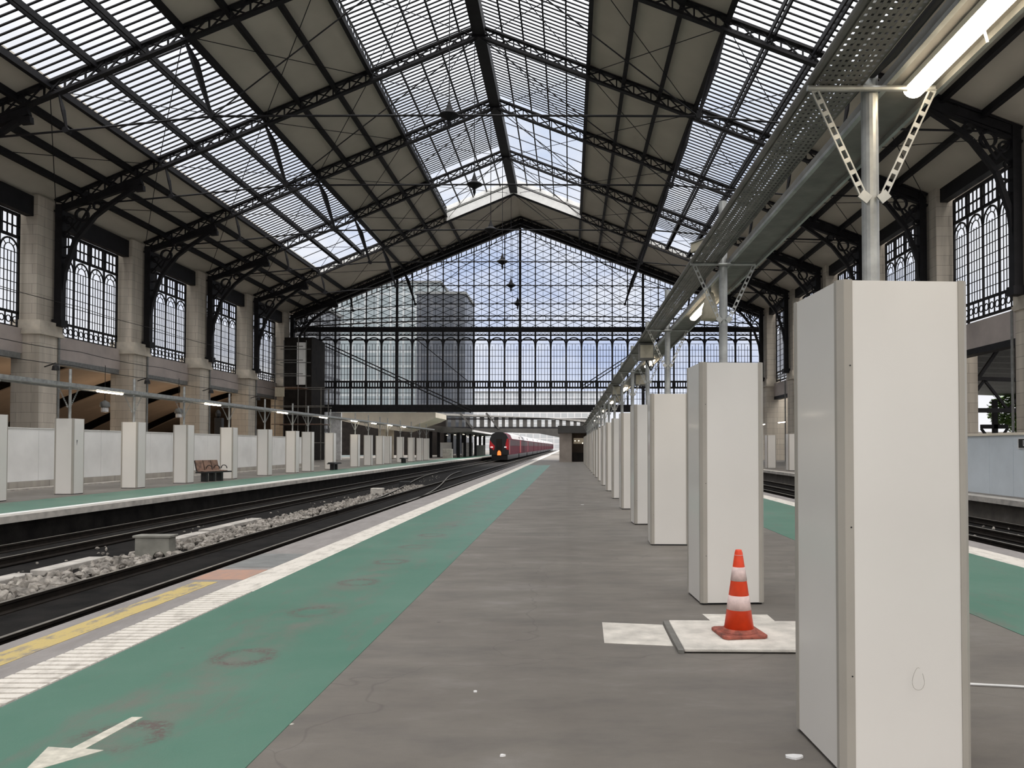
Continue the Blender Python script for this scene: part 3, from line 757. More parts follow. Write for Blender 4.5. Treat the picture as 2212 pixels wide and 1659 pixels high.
# arched gangway just inside the gable
t = thing('gangway', 'slightly arched maintenance gangway in front of the glazed gable', 'gangway', (0, 90.2, 0))
b = MB(); R = []
for i in range(25):
    x = XL + 1.0 + (XR - XL - 2.0) * i / 24; u = (x - XC) / 27.0; R.append((x, 16.95 - 0.9 * u * u * abs(u) ** .5))
for (xa, za), (xb, zb) in zip(R, R[1:]): b.bar((xa, 0, za), (xb, 0, zb), .10, .12, (0, 0, 1))
b.build('handrail', 'iron', t)
b = MB()
for (xa, za), (xb, zb) in zip(R, R[1:]): b.bar((xa, 0, za - .52), (xb, 0, zb - .52), .3, .10, (0, 0, 1))
b.build('deck', 'iron', t)
b = MB()
for x, z in R: b.box(x - .03, x + .03, -.03, .03, z - .52, z)
b.build('posts', 'iron', t)

# guy rods in front of the gable
for (p, q, r, lab) in (((-28.3, 89, 13.6), (-11.4, 89, 5.9), .075, 'thick diagonal double rod in front of the gable, left part'), ((-18.1, 89.4, 14.3), (-11.8, 89.4, 9.2), .05, 'thin diagonal rod against the gable, left of its centre'),
                       ((10.6, 88.6, 14.5), (1.5, 88.6, 8.6), .06, 'diagonal double rod in front of the gable, right part')):
    t = thing('guy_rod', lab, 'rod', group='guy rods before the gable')
    MB().tube([p, q], r, 6).build('rod', 'iron', t)
    if r > .05: MB().tube([(p[0], p[1], p[2] - .38), (q[0], q[1], q[2] - .38)], r, 6).build('rod', 'iron', t)

# ================================================================= CASINGS, LAMP POSTS, GANTRY
S2 = 0.315
def make_casing(label, H=2.48):
    t = thing('column_casing', label, 'casing')
    MB().box(-S2 + .02, S2 - .02, -S2 + .02, S2 - .02, 0.0, 0.03).build('gap_shade_base', 'gap_shade_black', t)  # black inset painted as the shaded gap below the panels
    for a in range(4):
        R = Matrix.Rotation(a * PI / 2, 3, 'Z')
        p = MB().box(-S2 + .045, S2 - .045, -S2, -S2 + .012, 0.022, H)
        p.v = [tuple(R @ Vector(v)) for v in p.v]; p.build('panel', 'panel', t)
        c = MB().prism([(-S2 - .004, -S2 + .022), (-S2 + .022, -S2 - .004), (-S2 + .064, -S2 - .004), (-S2 + .064, -S2 + .004), (-S2 + .024, -S2 + .006), (-S2 + .006, -S2 + .024), (-S2 + .006, -S2 + .05), (-S2 - .004, -S2 + .05)], 'z', 0.02, H + .004)
        c.v = [tuple(R @ Vector(v)) for v in c.v]; tr = c.build('corner_trim', 'panel_trim', t)
        if a == 0:
            s = MB()
            for zz in (0.5, 1.24, 2.05): s.tube([(-S2 + .05, -S2 - .006, zz), (-S2 + .05, -S2 - .002, zz)], .004, 8)
            s.build('screw_heads', 'black_metal', tr)
    lid = MB()
    for x0, x1, y0, y1 in ((-S2 + .012, -.07, -S2 + .012, S2 - .012), (.07, S2 - .012, -S2 + .012, S2 - .012), (-.07, .07, -S2 + .012, -.07), (-.07, .07, .07, S2 - .012)): lid.box(x0, x1, y0, y1, H - .03, H - .015)
    lid.build('lid', 'panel', t)
    return t

def make_post(label, H=4.25, arm=True):
    t = thing('lamp_post', label, 'lamp post')
    MB().tube([(0, 0, 0.03), (0, 0, H)], 0.045, 16).build('post', 'galvanised', t, smooth=False)
    MB().tube([(-0.36, -.06, 3.56), (0.33, -.06, 3.56)], 0.016, 8).build('crossarm', 'galvanised', t)
    for s in (-1, 1):
        top, bot = Vector((s * 0.32, -.06, 3.55)), Vector((s * 0.055, -.045, 2.98))
        d = (bot - top); L = d.length; d.normalize(); w = Vector((0, 0, 0)); side = d.cross(Vector((0, 1, 0))).normalized()
        b = MB(); n = 9                                # perforated flat strut: two rails joined by rungs, leaving slots
        for k in (-1, 1): b.bar(top + side * k * .016, bot + side * k * .016, .008, .010, (0, 1, 0))
        for i in range(n + 1):
            c = top + d * (L * i / n); b.bar(c - d * .012, c + d * .012, .034, .009, (0, 1, 0))
        st = b.build('perforated_strut', 'galvanised', t)
        MB().bar(bot + Vector((-s * .02, -.012, .01)), bot + Vector((s * .012, -.012, -.03)), .06, .012, (0, 1, 0)).build('strut_clip', 'galvanised', st)
    return t

RIGHT_Y = [4.19, 8.22, 12.90, 16.22, 20.12, 24.1, 28.1, 32.1, 36.1, 40.1, 44.1, 48.1, 52.1, 56.1, 60.1, 64.1, 68.1, 72.1]
RROT = [0.055, 0.06, -0.03, 0.05, 0.02] + [0.03 * ((i * 7) % 3 - 1) for i in range(20)]
GX = 1.65
rlab = ['very large white casing closest to the camera, cropped by the picture bottom', 'white casing directly behind the orange traffic cone', 'cream casing just beyond the one behind the cone']
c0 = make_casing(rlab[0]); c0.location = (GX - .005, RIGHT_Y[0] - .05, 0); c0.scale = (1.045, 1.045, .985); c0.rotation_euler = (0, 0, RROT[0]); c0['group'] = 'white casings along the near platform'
p0 = make_post('galvanised lamp post rising from the very large casing under the lit tube'); p0.location = (GX, RIGHT_Y[0], 0); p0['group'] = 'galvanised lamp posts of the near platform'
for i, y in enumerate(RIGHT_Y[1:], 1):
    lab = rlab[i] if i < 3 else f'{ORD[i]} white casing from the camera in the near row, beyond the cone'
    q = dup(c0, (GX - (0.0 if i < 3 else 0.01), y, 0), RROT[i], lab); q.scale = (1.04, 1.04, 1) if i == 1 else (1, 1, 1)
    dup(p0, (GX, y, 0), 0, 'galvanised post rising behind the traffic cone with a camera beside it' if i == 1 else f'{ORD[i]} galvanised lamp post from the camera in the near row')

MB().tube([(1.71 + .028 * math.cos(a) * (1 - .35 * math.sin(a)), 3.793, .48 + .055 * math.sin(a)) for a in [i * PI / 9 + 1.2 for i in range(17)]], .0012, 4).build('scuff_mark', 'panel_trim', None)
_sm = bpy.data.objects['scuff_mark']; _sm.parent = c0; bpy.context.view_layer.update(); _sm.matrix_parent_inverse = c0.matrix_world.inverted()
# gantry along the near row
t = thing('cable_tray', 'perforated cable tray running overhead along the near row of casings', 'cable tray', (0, 0, 0))
ty0, ty1 = 0.5, 74.0
b = MB(); xa, xb = 1.33, 1.585
# perforated bottom near the camera: strips and rungs leaving rows of slots, plain sheet farther on
cols = 8; cw = (xb - xa) / cols
for i in range(cols + 1):
    x = xa + i * cw; b.box(x - .008, x + .008, ty0, 14.0, 3.578, 3.582)
y = ty0
while y < 14.0: b.box(xa, xb, y, y + .030, 3.5785, 3.5815); y += .052
b.box(xa, xb, 14.0, ty1, 3.578, 3.582)
b.build('perforated_bottom', 'galvanised_dark', t)
MB().box(xa - .006, xa, ty0, ty1, 3.575, 3.63).build('side_wall', 'galvanised_dark', t); MB().box(xb, xb + .006, ty0, ty1, 3.575, 3.62).build('side_wall', 'galvanised_dark', t)
MB().tube([(xa - .02, ty0, 3.60), (xa - .02, ty1, 3.60)], .022, 8).build('conduit', 'galvanised_dark', t)
b = MB()
for k, (x, r) in enumerate(((1.40, .016), (1.44, .012), (1.52, .018))):
    b = MB(); b.tube([(x + .012 * math.sin(i * 1.7 + k), ty0 + i * 1.5, 3.60 + r) for i in range(49)], r, 6); b.build('cable', 'black_metal', t)
t = thing('light_trunking', 'long grey steel trunking carrying the tube lights over the near casings', 'trunking')
MB().box(1.715, 2.03, ty0, ty1, 3.60, 3.645).build('channel', 'galvanised_dark', t)
MB().box(1.715, 1.745, ty0, ty1, 3.575, 3.60).build('lip', 'galvanised', t); MB().box(2.01, 2.035, ty0, ty1, 3.565, 3.60).build('lip', 'galvanised', t)
MB().tube([(1.66, ty0, 3.63), (1.66, 3.9, 3.63), (1.64, 4.35, 3.66), (1.56, 5.2, 3.60), (1.55, 30, 3.60)], .024, 8).build('power_cable', 'black_metal', t)
def tube_light(x, y, L, label, grp, glow='tube_glow', z=3.555):
    t = thing('tube_light', label, 'tube light', (x, y, z), group=grp)
    hs = MB().box(-.055, .055, -L / 2, L / 2, 0.012, .045).build('housing', 'white_metal', t); 
    b = MB(); n = 8                                   # half-round glowing cover
    prof = [(-.055, .012)] + [(.055 * math.cos(PI + PI * i / n), .012 + .045 * math.sin(PI + PI * i / n)) for i in range(1, n)] + [(.055, .012)]
    b.prism(prof, 'y', -L / 2 + .01, L / 2 - .01).build('diffuser', glow, t)
    b = MB()
    for yy in (-.3, .1): b.bar((.056, yy, .01), (.072, yy, -.05), .012, .004, (0, 1, 0))
    b.build('cover_clips', 'white_metal', hs)
    return t
for i, (y, lab) in enumerate(((3.45, 'brightly lit tube light overhead in the top right corner'), (10.9, 'second lit tube light along the trunking, beyond the cone'), (18.0, 'third lit tube light along the trunking'), (26.0, 'fourth lit tube light along the trunking'),
                              (34.0, 'fifth lit tube light along the trunking'), (42.0, 'sixth lit tube light along the trunking'), (50.0, 'seventh lit tube light along the trunking'), (58.0, 'eighth lit tube light along the trunking'))):
    tube_light(1.88, y, 1.45, lab, 'tube lights over the near platform')
# loudspeaker, camera, junction boxes on the gantry
t = thing('loudspeaker', 'beige horn loudspeaker hanging below the overhead trunking', 'loudspeaker', (1.76, 9.6, 3.44), 0); t.scale = (.75, .75, .8)
MB().lathe([(0.13, -0.30), (0.15, -0.28), (0.13, -0.12), (0.09, 0.0), (0.07, 0.1), (0.05, 0.13)], n=16).build('horn', 'loudspeaker_beige', t, smooth=True)
MB().box(-.02, .02, -.02, .02, .10, .20).build('bracket', 'galvanised', t)
t = thing('surveillance_camera', 'grey box camera fixed beside the second lamp post', 'camera', (1.40, 8.05, 3.72), 0.5)
MB().box(-.06, .06, -.15, .13, -.045, .05).build('body', 'loudspeaker_beige', t, bevel=.01)
MB().box(-.07, .07, -.19, .13, .05, .06).build('sunshield', 'galvanised', t)
MB().bar((0, .05, -.04), (.02, .08, -.14), .03).build('bracket', 'galvanised', t)
for k, (x, y) in enumerate(((1.45, 14.5), (1.9, 20.6), (1.5, 24.6), (1.85, 28.6))):
    t = thing('junction_box', f'{ORD[k]} junction box hanging with cables under the gantry', 'junction box', (x, y, 3.40), group='junction boxes under the gantry')
    jb = MB().box(-.14, .14, -.1, .1, -.16, .16).build('body', 'galvanised_dark', t, bevel=.01)
    MB().tube([(0, 0, -.16), (.1, .1, -.34), (.2, .5, -.2), (.15, 1.0, .14)], .014, 6).build('cable', 'black_metal', t)
    MB().box(-.12, .12, -.11, -.1, -.12, .12).build('cover', 'loudspeaker_beige', jb)

# traffic cone on its slab
t = thing('concrete_slab', 'pale square concrete slab under the traffic cone', 'slab', (0, 0, 0), 0.0)
MB().prism([(.90, 6.05), (2.2, 6.02), (2.2, 7.0), (.905, 7.05)], 'z', 0.010, 0.036).build('slab', 'concrete_pale', t, bevel=.008)
MB().prism([(.855, 7.05), (.90, 7.05), (.895, 6.03), (.85, 6.04)], 'z', 0.001, 0.030).build('steel_edge', 'galvanised_dark', t)
MB().prism([(.93, 6.08), (2.15, 6.05), (2.15, 6.97), (.93, 7.02)], 'z', 0.0005, 0.011).build('shadow_gap_sheet', 'gap_shade_black', t)  # dark sheet added as the shadow gap under the slab
for pts, lab in (([(0.287, 6.36), (0.84, 6.26), (0.845, 7.0), (0.30, 7.1)], 'pale repair patch in the asphalt left of the cone slab'), ([(1.32, 7.02), (1.9, 7.0), (1.9, 7.42), (1.28, 7.45)], 'small pale repair patch between the cone slab and the casing')):
    o = MB().prism(pts, 'z', 0.0005, 0.004).build('floor_patch', 'concrete_pale'); tag(o, lab, 'floor patch')
t = thing('traffic_cone', 'orange traffic cone with two pale bands on the concrete slab', 'traffic cone', (1.43, 6.52, 0.036), 0.12); t.scale = (1, 1, 1.04)
def ro(z): return 0.123 - (z - 0.05) * (0.123 - 0.030) / 0.63
def shell(z0, z1, off=0.0, n=32):
    return MB().lathe([(ro(z0) + off, z0), (ro(z1) + off, z1)], n=n)
base = MB().prism([(-.16, -.19), (.16, -.19), (.19, -.16), (.19, .16), (.16, .19), (-.16, .19), (-.19, .16), (-.19, -.16)], 'z', 0, .028).build('base_plate', 'cone_base_rubber', t, bevel=.008)
MB().lathe([(.15, .026), (.155, .03), (.14, .05), (.124, .056)], n=32).build('base_collar', 'cone_base_rubber', t, smooth=False)
MB().lathe([(.124, .05), (ro(.66), .66), (.026, .68), (.024, .683)], n=32).build('body', 'cone_orange', t, smooth=True)
shell(.205, .318, .003).build('reflective_band', 'cone_band', t, smooth=True)
shell(.435, .545, .003).build('reflective_band', 'cone_band', t, smooth=True)
shell(.640, .6425, .003).build('top_ring', 'cone_band', t)
# floor marks and litter
o = MB().add([(-2.60, 4.62, .0045), (-2.535, 4.62, .0045), (-2.585, 4.14, .0045), (-2.49, 4.13, .0045), (-2.665, 3.80, .0045), (-2.795, 4.165, .0045), (-2.665, 4.145, .0045)], [(0, 1, 2, 3, 4, 5, 6)])
o = MB().prism([(-2.61, 4.62), (-2.545, 4.62), (-2.585, 4.14), (-2.475, 4.12), (-2.70, 3.82), (-2.80, 4.165), (-2.66, 4.145)], 'z', .004, .0065).build('painted_arrow', 'arrow_paint'); tag(o, 'white arrow painted on the green band pointing at the viewer', 'arrow')
for k, (x, y, s, lab) in enumerate(((1.17, 4.03, .045, 'torn white paper scrap at the foot of the very large casing'), (0.35, 21.3, .035, 'tiny white litter on the asphalt near the fourth casing'), (-0.35, 4.05, .012, 'small pale pebble on the asphalt near the picture bottom'),
                                    (-0.62, 5.1, .011, 'white chip on the asphalt right of the green band'))):
    p = [(x + s * (1 + .5 * math.sin(3 * a + k)) * math.cos(a), y + .6 * s * math.sin(a)) for a in [i * PI / 4 for i in range(8)]]
    o = MB().prism(p, 'z', .001, .012).build('litter_scrap', 'sign_white'); tag(o, lab, 'litter')
b = MB(); pts = [(1.95 + .35 * i, 5.30 - .0125 * i * i, 0.012) for i in range(16)]
tag(MB().tube(pts, .008, 6).build('floor_cable', 'sign_white'), 'thin white cable lying on the asphalt right of the very large casing', 'cable')

# ---------------------------------------------------------------- far platform row
LX = -17.0
LEFT_Y = [22.55, 26.15, 30.0, 33.9, 38.4, 42.9, 47.2, 50.0, 54.7, 61.0, 65.0, 69.0, 71.9, 77.3, 82.6, 87.3, 91.3]
llab = ['white casing cut by the left picture edge', 'white casing with a dark scratch, first whole one across the tracks', 'cream casing just right of the one with the dark scratch', 'white casing just left of the brown bench', 'cream casing just right of the brown bench']
for i, y in enumerate(LEFT_Y):
    lab = llab[i] if i < len(llab) else f'{ORD[i]} white casing along the far platform, counting from the left'
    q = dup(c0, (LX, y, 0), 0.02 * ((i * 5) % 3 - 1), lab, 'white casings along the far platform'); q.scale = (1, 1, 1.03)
    for o in [o for o in bpy.data.objects if o.parent == q and o.name.startswith('scuff_mark')]: bpy.data.objects.remove(o)
    if i == 1: MB().prism([(-.13, 1.78), (-.06, 1.78), (-.11, 1.60)], 'x', S2 - .002, S2 + .003).build('dark_scratch', 'grey_paint', q)
    dup(p0, (LX, y, 0), 0, f'{ORD[i]} galvanised lamp post along the far platform, counting from the left', 'galvanised lamp posts of the far platform')
t = thing('light_trunking', 'long grey trunking on posts above the far row of casings', 'trunking')
MB().box(LX + .05, LX + .35, 18, 95, 3.62, 3.74).build('channel', 'galvanised', t)
MB().box(LX - .34, LX - .06, 18, 95, 3.60, 3.64).build('cable_tray', 'galvanised_dark', t)
for k, y in enumerate((28.1, 36.2, 45.0, 52.5, 60.0, 66.0, 72.0, 78.0)):  # some tubes added along the row to brighten the far platform
    tube_light(LX + .2, y, 1.5, f'{ORD[k]} lit tube light above the far platform, counting from the left', 'tube lights over the far platform', 'tube_glow_far', 3.58)

# hoarding of the far platform
t = thing('hoarding', 'long grey board hoarding behind the far row of casings', 'hoarding')
y = 20.0
while y < 62.0:
    MB().box(-20.74, -20.70, y + .008, y + 1.99, .28, 2.30).build('board', 'hoarding_board', t); y += 2.0
MB().box(-20.80, -20.62, 20, 62, 0, .29).build('base_blocks', 'block_wall', t)
MB().box(-20.78, -20.66, 20, 62, 2.30, 2.33).build('top_rail', 'white_metal', t)
# hoarding right
t = thing('hoarding', 'board hoarding with blue sky reflection in its colour right of the very large casing', 'hoarding')
y = 8.0
while y < 36.0:
    MB().box(14.3, 14.34, y + .006, y + 1.39, .0, 1.98).build('board', 'hoarding_sky_tint', t); y += 1.4
MB().box(14.24, 14.42, 8, 36, 1.98, 2.06).build('top_rail', 'beige_canopy', t)
t = thing('sign_board', 'small black sign with white letters on the sky-tinted hoarding', 'sign', (14.285, 23.9, 1.72))
MB().box(-.008, .012, -.55, .55, -.15, .13).build('board', 'sign_black', t)
MB().box(-.004, .012, -.60, .60, -.19, .17).build('border', 'sign_white', t)
cu = bpy.data.curves.new('lettering', 'FONT'); cu.body = 'L.LKL'; cu.size = .27; cu.extrude = .002; cu.align_x = 'CENTER'; cu.align_y = 'CENTER'
cu.materials.append(M['sign_white'])
tmp = bpy.data.objects.new('lettering_curve', cu); COL.objects.link(tmp)
me = bpy.data.meshes.new_from_object(tmp.evaluated_get(bpy.context.evaluated_depsgraph_get())); bpy.data.objects.remove(tmp); bpy.data.curves.remove(cu)
to = bpy.data.objects.new('lettering', me); COL.objects.link(to); to.parent = t; to.location = (-.012, 0, -.01); to.rotation_euler = (PI / 2, 0, -PI / 2)
for k, y in enumerate((46.0, 51.5, 57.0, 62.5)):
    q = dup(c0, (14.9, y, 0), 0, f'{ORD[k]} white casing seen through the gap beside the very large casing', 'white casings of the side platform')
    for o in [o for o in bpy.data.objects if o.parent == q and o.name.startswith('scuff_mark')]: bpy.data.objects.remove(o)
    if k < 3: tube_light(14.9, y + 2.5, 1.5, f'{ORD[k]} lit tube light over the side platform', 'tube lights over the side platform', 'tube_glow_far', 3.3)

# benches
def bench(loc, rz, label, backs=True, n=3):
    t = thing('bench', label, 'bench', loc, rz, 'platform benches')
    W = .5
    MB().box(-n * W / 2 - .05, n * W / 2 + .22 if backs else n * W / 2, -.28, .26, .40, .46).build('seat_frame', 'black_metal', t)
    for i in range(n):
        x = (i - (n - 1) / 2) * W
        MB().prism([(-.24, .46), (.20, .46), (.22, .52), (-.24, .49)], 'x', x - .22, x + .22).build('seat', 'seat_wood' if backs else 'black_metal', t)
        if backs:
            bk = MB().prism([(.20, .50), (.25, .50), (.38, .98), (.33, .98)], 'x', x - .22, x + .22).build('backrest', 'seat_wood', t, bevel=.008)
            MB().prism([(.25, .47), (.28, .47), (.41, .97), (.38, .97)], 'x', x - .235, x + .235).build('back_shell', 'black_metal', bk)
            MB().ring((x + .25, -.02, .58), .16, .03, .03, 'x', 8, 0, PI).build('armrest', 'black_metal', t)
    for i in range(n if backs else 2):
        x = (i - ((n if backs else 2) - 1) / 2) * W * (1 if backs else 1.4)
        MB().box(x - .07, x + .07, -.12, .16, 0, .41).build('leg', 'black_metal', t)
bench((-16.55, 35.7, 0), PI / 2 - .25, 'brown three-seat bench with dark frame between two far casings')
bench((-16.2, 53.0, 0), PI / 2, 'low dark backless bench beside the far casings', False)
bench((-16.0, 74.3, 0), PI / 2, 'tiny dark bench far along the other platform', False)

# ---------------------------------------------------------------- left side: hall next door seen through the openings
sh = thing('side_hall', 'dim brown concourse beyond the arched openings of the left wall', 'side hall', kind='structure')
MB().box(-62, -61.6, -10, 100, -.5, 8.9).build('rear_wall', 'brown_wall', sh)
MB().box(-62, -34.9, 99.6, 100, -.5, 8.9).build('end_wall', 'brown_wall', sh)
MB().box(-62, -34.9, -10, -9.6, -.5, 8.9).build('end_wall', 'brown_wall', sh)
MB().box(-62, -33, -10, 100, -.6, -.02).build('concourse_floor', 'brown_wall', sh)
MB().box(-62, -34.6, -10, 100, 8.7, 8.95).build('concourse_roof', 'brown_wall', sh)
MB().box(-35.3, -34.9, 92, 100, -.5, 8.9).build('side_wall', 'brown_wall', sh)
for k in range(8):
    y = PYS[-1][4] + BAY * k                             # drooping soffits, one per bay
    b = MB(); n = 10
    row = []
    for i in range(n + 1):
        u = i / n; x = -36.5 - 14 * u
        z = 8.2 - 5.0 * (u ** 1.4)
        row.append((x, z))
    for (xa, za), (xb, zb) in zip(row, row[1:]):
        b.add([(xa, y + 1, za), (xb, y + 1, zb), (xb, y + BAY - 1, zb + .3), (xa, y + BAY - 1, za + .3), (xa, y + 1, za + .1), (xb, y + 1, zb + .1), (xb, y + BAY - 1, zb + .4), (xa, y + BAY - 1, za + .4)],
              [(3, 2, 1, 0), (4, 5, 6, 7), (0, 1, 5, 4), (1, 2, 6, 5), (2, 3, 7, 6), (3, 0, 4, 7)])
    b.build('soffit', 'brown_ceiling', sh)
for k, y in enumerate((54.6, 65.0)):
    t = thing('pendant_lamp', f'{ORD[k]} round pendant lamp hanging in the arched openings', 'lamp', (-33.2, y + .3, 4.4), group='pendant lamps in the openings')
    MB().lathe([(.05, .5), (.30, .35), (.34, .1), (.30, 0.0), (.1, -.02)], n=16).build('shade', 'grey_paint', t, smooth=True)
    MB().lathe([(.2, -.35), (.24, -.3), (.24, -.05), (.2, 0)], n=12).build('cage', 'sign_white', t)
    MB().tube([(0, 0, .5), (0, 0, 3.0)], .02, 6).build('stem', 'black_metal', t)
ld = bpy.data.lights.new('concourse_lamp', 'POINT'); ld.energy = 380; ld.color = (1, .78, .55); ld.shadow_soft_size = .4
for y in (56, 66.4, 77, 87):
    lo = bpy.data.objects.new('concourse_lamp', ld); COL.objects.link(lo); lo.location = (-40, y, 3.2)

# scaffold and dark kiosk in the far left corner
t = thing('scaffold', 'tubular scaffold in the far corner beside the gable', 'scaffold', (0, 0, 0))
for i, x in enumerate((-32.0, -29.5, -27.0)):
    for y in (83.5, 86.0):
        MB().tube([(x, y, 0), (x, y, 13.5 if i < 2 else 8.0)], .05, 6).build('standard', 'galvanised_dark', t)
b = MB()
for z in (2, 4, 6, 8, 9.5, 11, 12.5):
    for y in (83.5, 86.0): b.tube([(-32.4, y, z), (-26.6 if z < 8.1 else -29.0, y, z)], .045, 6)
b.build('ledgers', 'galvanised_dark', t)
MB().box(-32.3, -26.8, 83.4, 86.1, 4.0, 4.06).build('deck', 'seat_wood', t); MB().box(-32.3, -29.2, 83.4, 86.1, 8.0, 8.06).build('deck', 'seat_wood', t)
o = MB().box(-32.4, -29.3, 87.2, 92.0, 0, 14.0).build('corner_shed', 'shop_dark'); tag(o, 'tall dark clad enclosure in the far corner beside the gable', 'enclosure')
o = MB().box(-30.9, -29.95, 87.0, 87.2, 8.6, 13.4).build('sheet_panel', 'white_metal'); tag(o, 'upright pale corrugated sheet on the dark corner enclosure', 'sheet')
o = MB().box(-31.9, -30.9, 83.2, 83.3, 7.0, 8.0).build('notice_plate', 'loudspeaker_beige'); tag(o, 'small pale plate hung on the scaffold', 'plate')
# dark equipment on the wall above the hoarding
t = thing('signal_cabinet', 'black cabinet with a round top standing behind the bench hoarding', 'cabinet', (-30.8, 67.6, 0))
MB().box(-.32, .32, -.25, .25, 0, 4.1).build('body', 'black_metal', t, bevel=.03); MB().lathe([(.05, 4.1), (.2, 4.25), (.24, 4.5), (.14, 4.75), (.02, 4.85)], (-.1, 0, 0), 12).build('cowl', 'black_metal', t)
# wall gear on piers
for k, y in enumerate(TR[1:5]):
    t = thing('wall_bracket', f'{ORD[k]} black bell bracket on the left piers, counting away from the camera', 'bracket', (XL + .3, y - 1.3, 6.6), group='bell brackets on the left piers')
    MB().bar((0, 0, 0), (.9, -.3, .2), .06).build('arm', 'black_metal', t); MB().lathe([(.22, -.35), (.18, -.1), (.06, .05), (.03, .12)], (.9, -.3, .1), 10).build('bell', 'black_metal', t)
for k, (z, y0, y1) in enumerate(((6.9, 30, 91), (10.8, 30, 91), (7.8, 30, 91))):
    tag(MB().tube([(XL + .7 + .2 * k, y0 + i * (y1 - y0) / 24, z - .12 * math.sin(PI * (i % 4) / 4)) for i in range(25)], .022, 5).build('wall_cable', 'black_metal'), f'{["middle", "highest", "lowest"][k] if k else "lowest"} sagging black cable along the left piers' if k != 2 else 'middle sagging black cable along the left piers', 'cable')

# ================================================================= RIGHT: annexe seen past the big casing
an = thing('annexe_roof', 'grey corrugated roof outside the right wall opening', 'annexe roof', kind='structure')
b = MB(); n = 32; pr = []
for i in range(n + 1):                               # corrugated sheet dipping away from the hall
    y = 34 + 52 * i / n; pr.append((y, 8.95 - .018 * (y - 34) + (.10 if i % 2 else -.05)))  # unseen near end added to shade the stone pier
for (ya, za), (yb, zb) in zip(pr, pr[1:]):
    if 47 < ya < 49: continue                        # a roof light
    b.add([(25.7, ya, za), (52, ya, za - .8), (52, yb, zb - .8), (25.7, yb, zb), (25.7, ya, za + .1), (52, ya, za - .7), (52, yb, zb - .7), (25.7, yb, zb + .1)], [(3, 2, 1, 0), (4, 5, 6, 7), (0, 1, 5, 4), (1, 2, 6, 5), (2, 3, 7, 6), (3, 0, 4, 7)])
b.build('corrugated_sheet', 'grey_paint', an)
t = thing('annexe_truss', 'dark iron truss girder under the corrugated roof outside', 'truss girder', (0, 52, 0))
MB().bar((26.2, 0, 4.05), (46, 0, 4.05), .3, .3).build('bottom_chord', 'iron', t)
MB().bar((26.2, 0, 6.25), (46, 0, 5.6), .3, .25).build('top_chord', 'iron', t)
b = MB()
for i in range(6):
    x = 26.6 + i * 3.1; b.bar((x, 0, 4.05), (x + 1.5, 0, 6.1), .16, .16, (0, 1, 0)); b.bar((x + 3.1, 0, 4.05), (x + 1.5, 0, 6.1), .16, .16, (0, 1, 0)); b.bar((x + .6, 0, 4.05), (x + .6, 0, 8.6), .14, .14, (0, 1, 0)); b.bar((x + 1.0, 0, 6.1), (x + 2.6, 0, 8.4), .2, .2, (0, 1, 0))
b.build('lattice', 'iron', t)
o = MB().box(25.9, 70, 90, 90.4, -1, 3.3).build('boundary_wall', 'concrete_pale'); tag(o, 'pale boundary wall outside below the green tree', 'wall', kind='structure')
bo = thing('office_building', 'pale grey building outside beyond the right wall opening', 'building', (0, 0, 0), group='buildings beyond the hall')
MB().box(50, 58, 120, 128, -1, 10).build('walls', 'facade_white', bo); MB().box(49.7, 58.3, 119.7, 128.3, 10, 10.4).build('roof', 'grey_paint', bo)
t = thing('machine_stand', 'dark machine stand outside under the corrugated roof girder', 'machine', (31.0, 56, 0))
MB().box(-.15, .15, -.15, .15, 0, 5.0).build('post', 'iron', t); MB().box(-1.0, .9, -.15, .15, 2.9, 3.2).build('crossbar', 'iron', t); MB().bar((-1, 0, 2.9), (-.1, 0, 1.7), .15).build('brace', 'iron', t); MB().bar((.9, 0, 2.9), (.1, 0, 1.7), .15).build('brace', 'iron', t)
def tree(loc, r, h, label):
    t = thing('tree', label, 'tree', loc)
    MB().tube([(0, 0, 0), (.1, 0, h * .5), (0, .1, h)], [.3, .22, .1], 8).build('trunk', 'bark', t)
    b = MB()
    for _ in range(1800):
        v = Vector((random.gauss(0, 1), random.gauss(0, 1), random.gauss(0, 1))).normalized() * r * random.uniform(.55, 1.0)
        c = Vector((v.x, v.y, h + v.z * .8)); a = random.uniform(0, 6.28); s = random.uniform(.18, .36)
        u = Vector((math.cos(a), math.sin(a), random.uniform(-.6, .6))).normalized() * s; w = Vector((-math.sin(a), math.cos(a), random.uniform(-.6, .6))).normalized() * s * .7
        b.add([c - u, c - w, c + u, c + w], [(0, 1, 2, 3)])
    b.build('foliage', 'leaf_green', t, fix=False)
tree((50.0, 86, -1), 3.0, 6.6, 'green leafy tree outside beyond the annexe girder')

# ================================================================= BEYOND THE GABLE
# canopy slab
t = thing('beige_canopy', 'beige concrete canopy slab beyond the gable, above the far casings', 'canopy')
MB().prism([(-29.5, 5.9), (-16.9, 5.9), (-16.9, 5.25), (-17.6, 4.9), (-21.5, 3.55), (-24.5, 3.9), (-29.5, 5.0)], 'y', 97.0, 105.5).build('slab', 'beige_canopy', t)
for y in (99, 103.5): MB().box(-24.5, -23.7, y - .4, y + .4, 0, 3.9).build('column', 'beige_canopy', t)
o = MB().box(-60, -22.7, 141, 142, 0, 7.4).build('canopy_shade_sheet', 'shop_dark'); tag(o, 'added dark sheet standing for the shade under the beige canopy', 'wall', kind='structure')  # near-black sheet added to stand for the shade below the canopy
o = MB().box(-28.9, -27.7, 93.2, 93.6, 0, 5.7).build('white_pillar', 'sign_white'); tag(o, 'white pillar under the left end of the gable girder', 'pillar')  # plain white pillar, one even colour
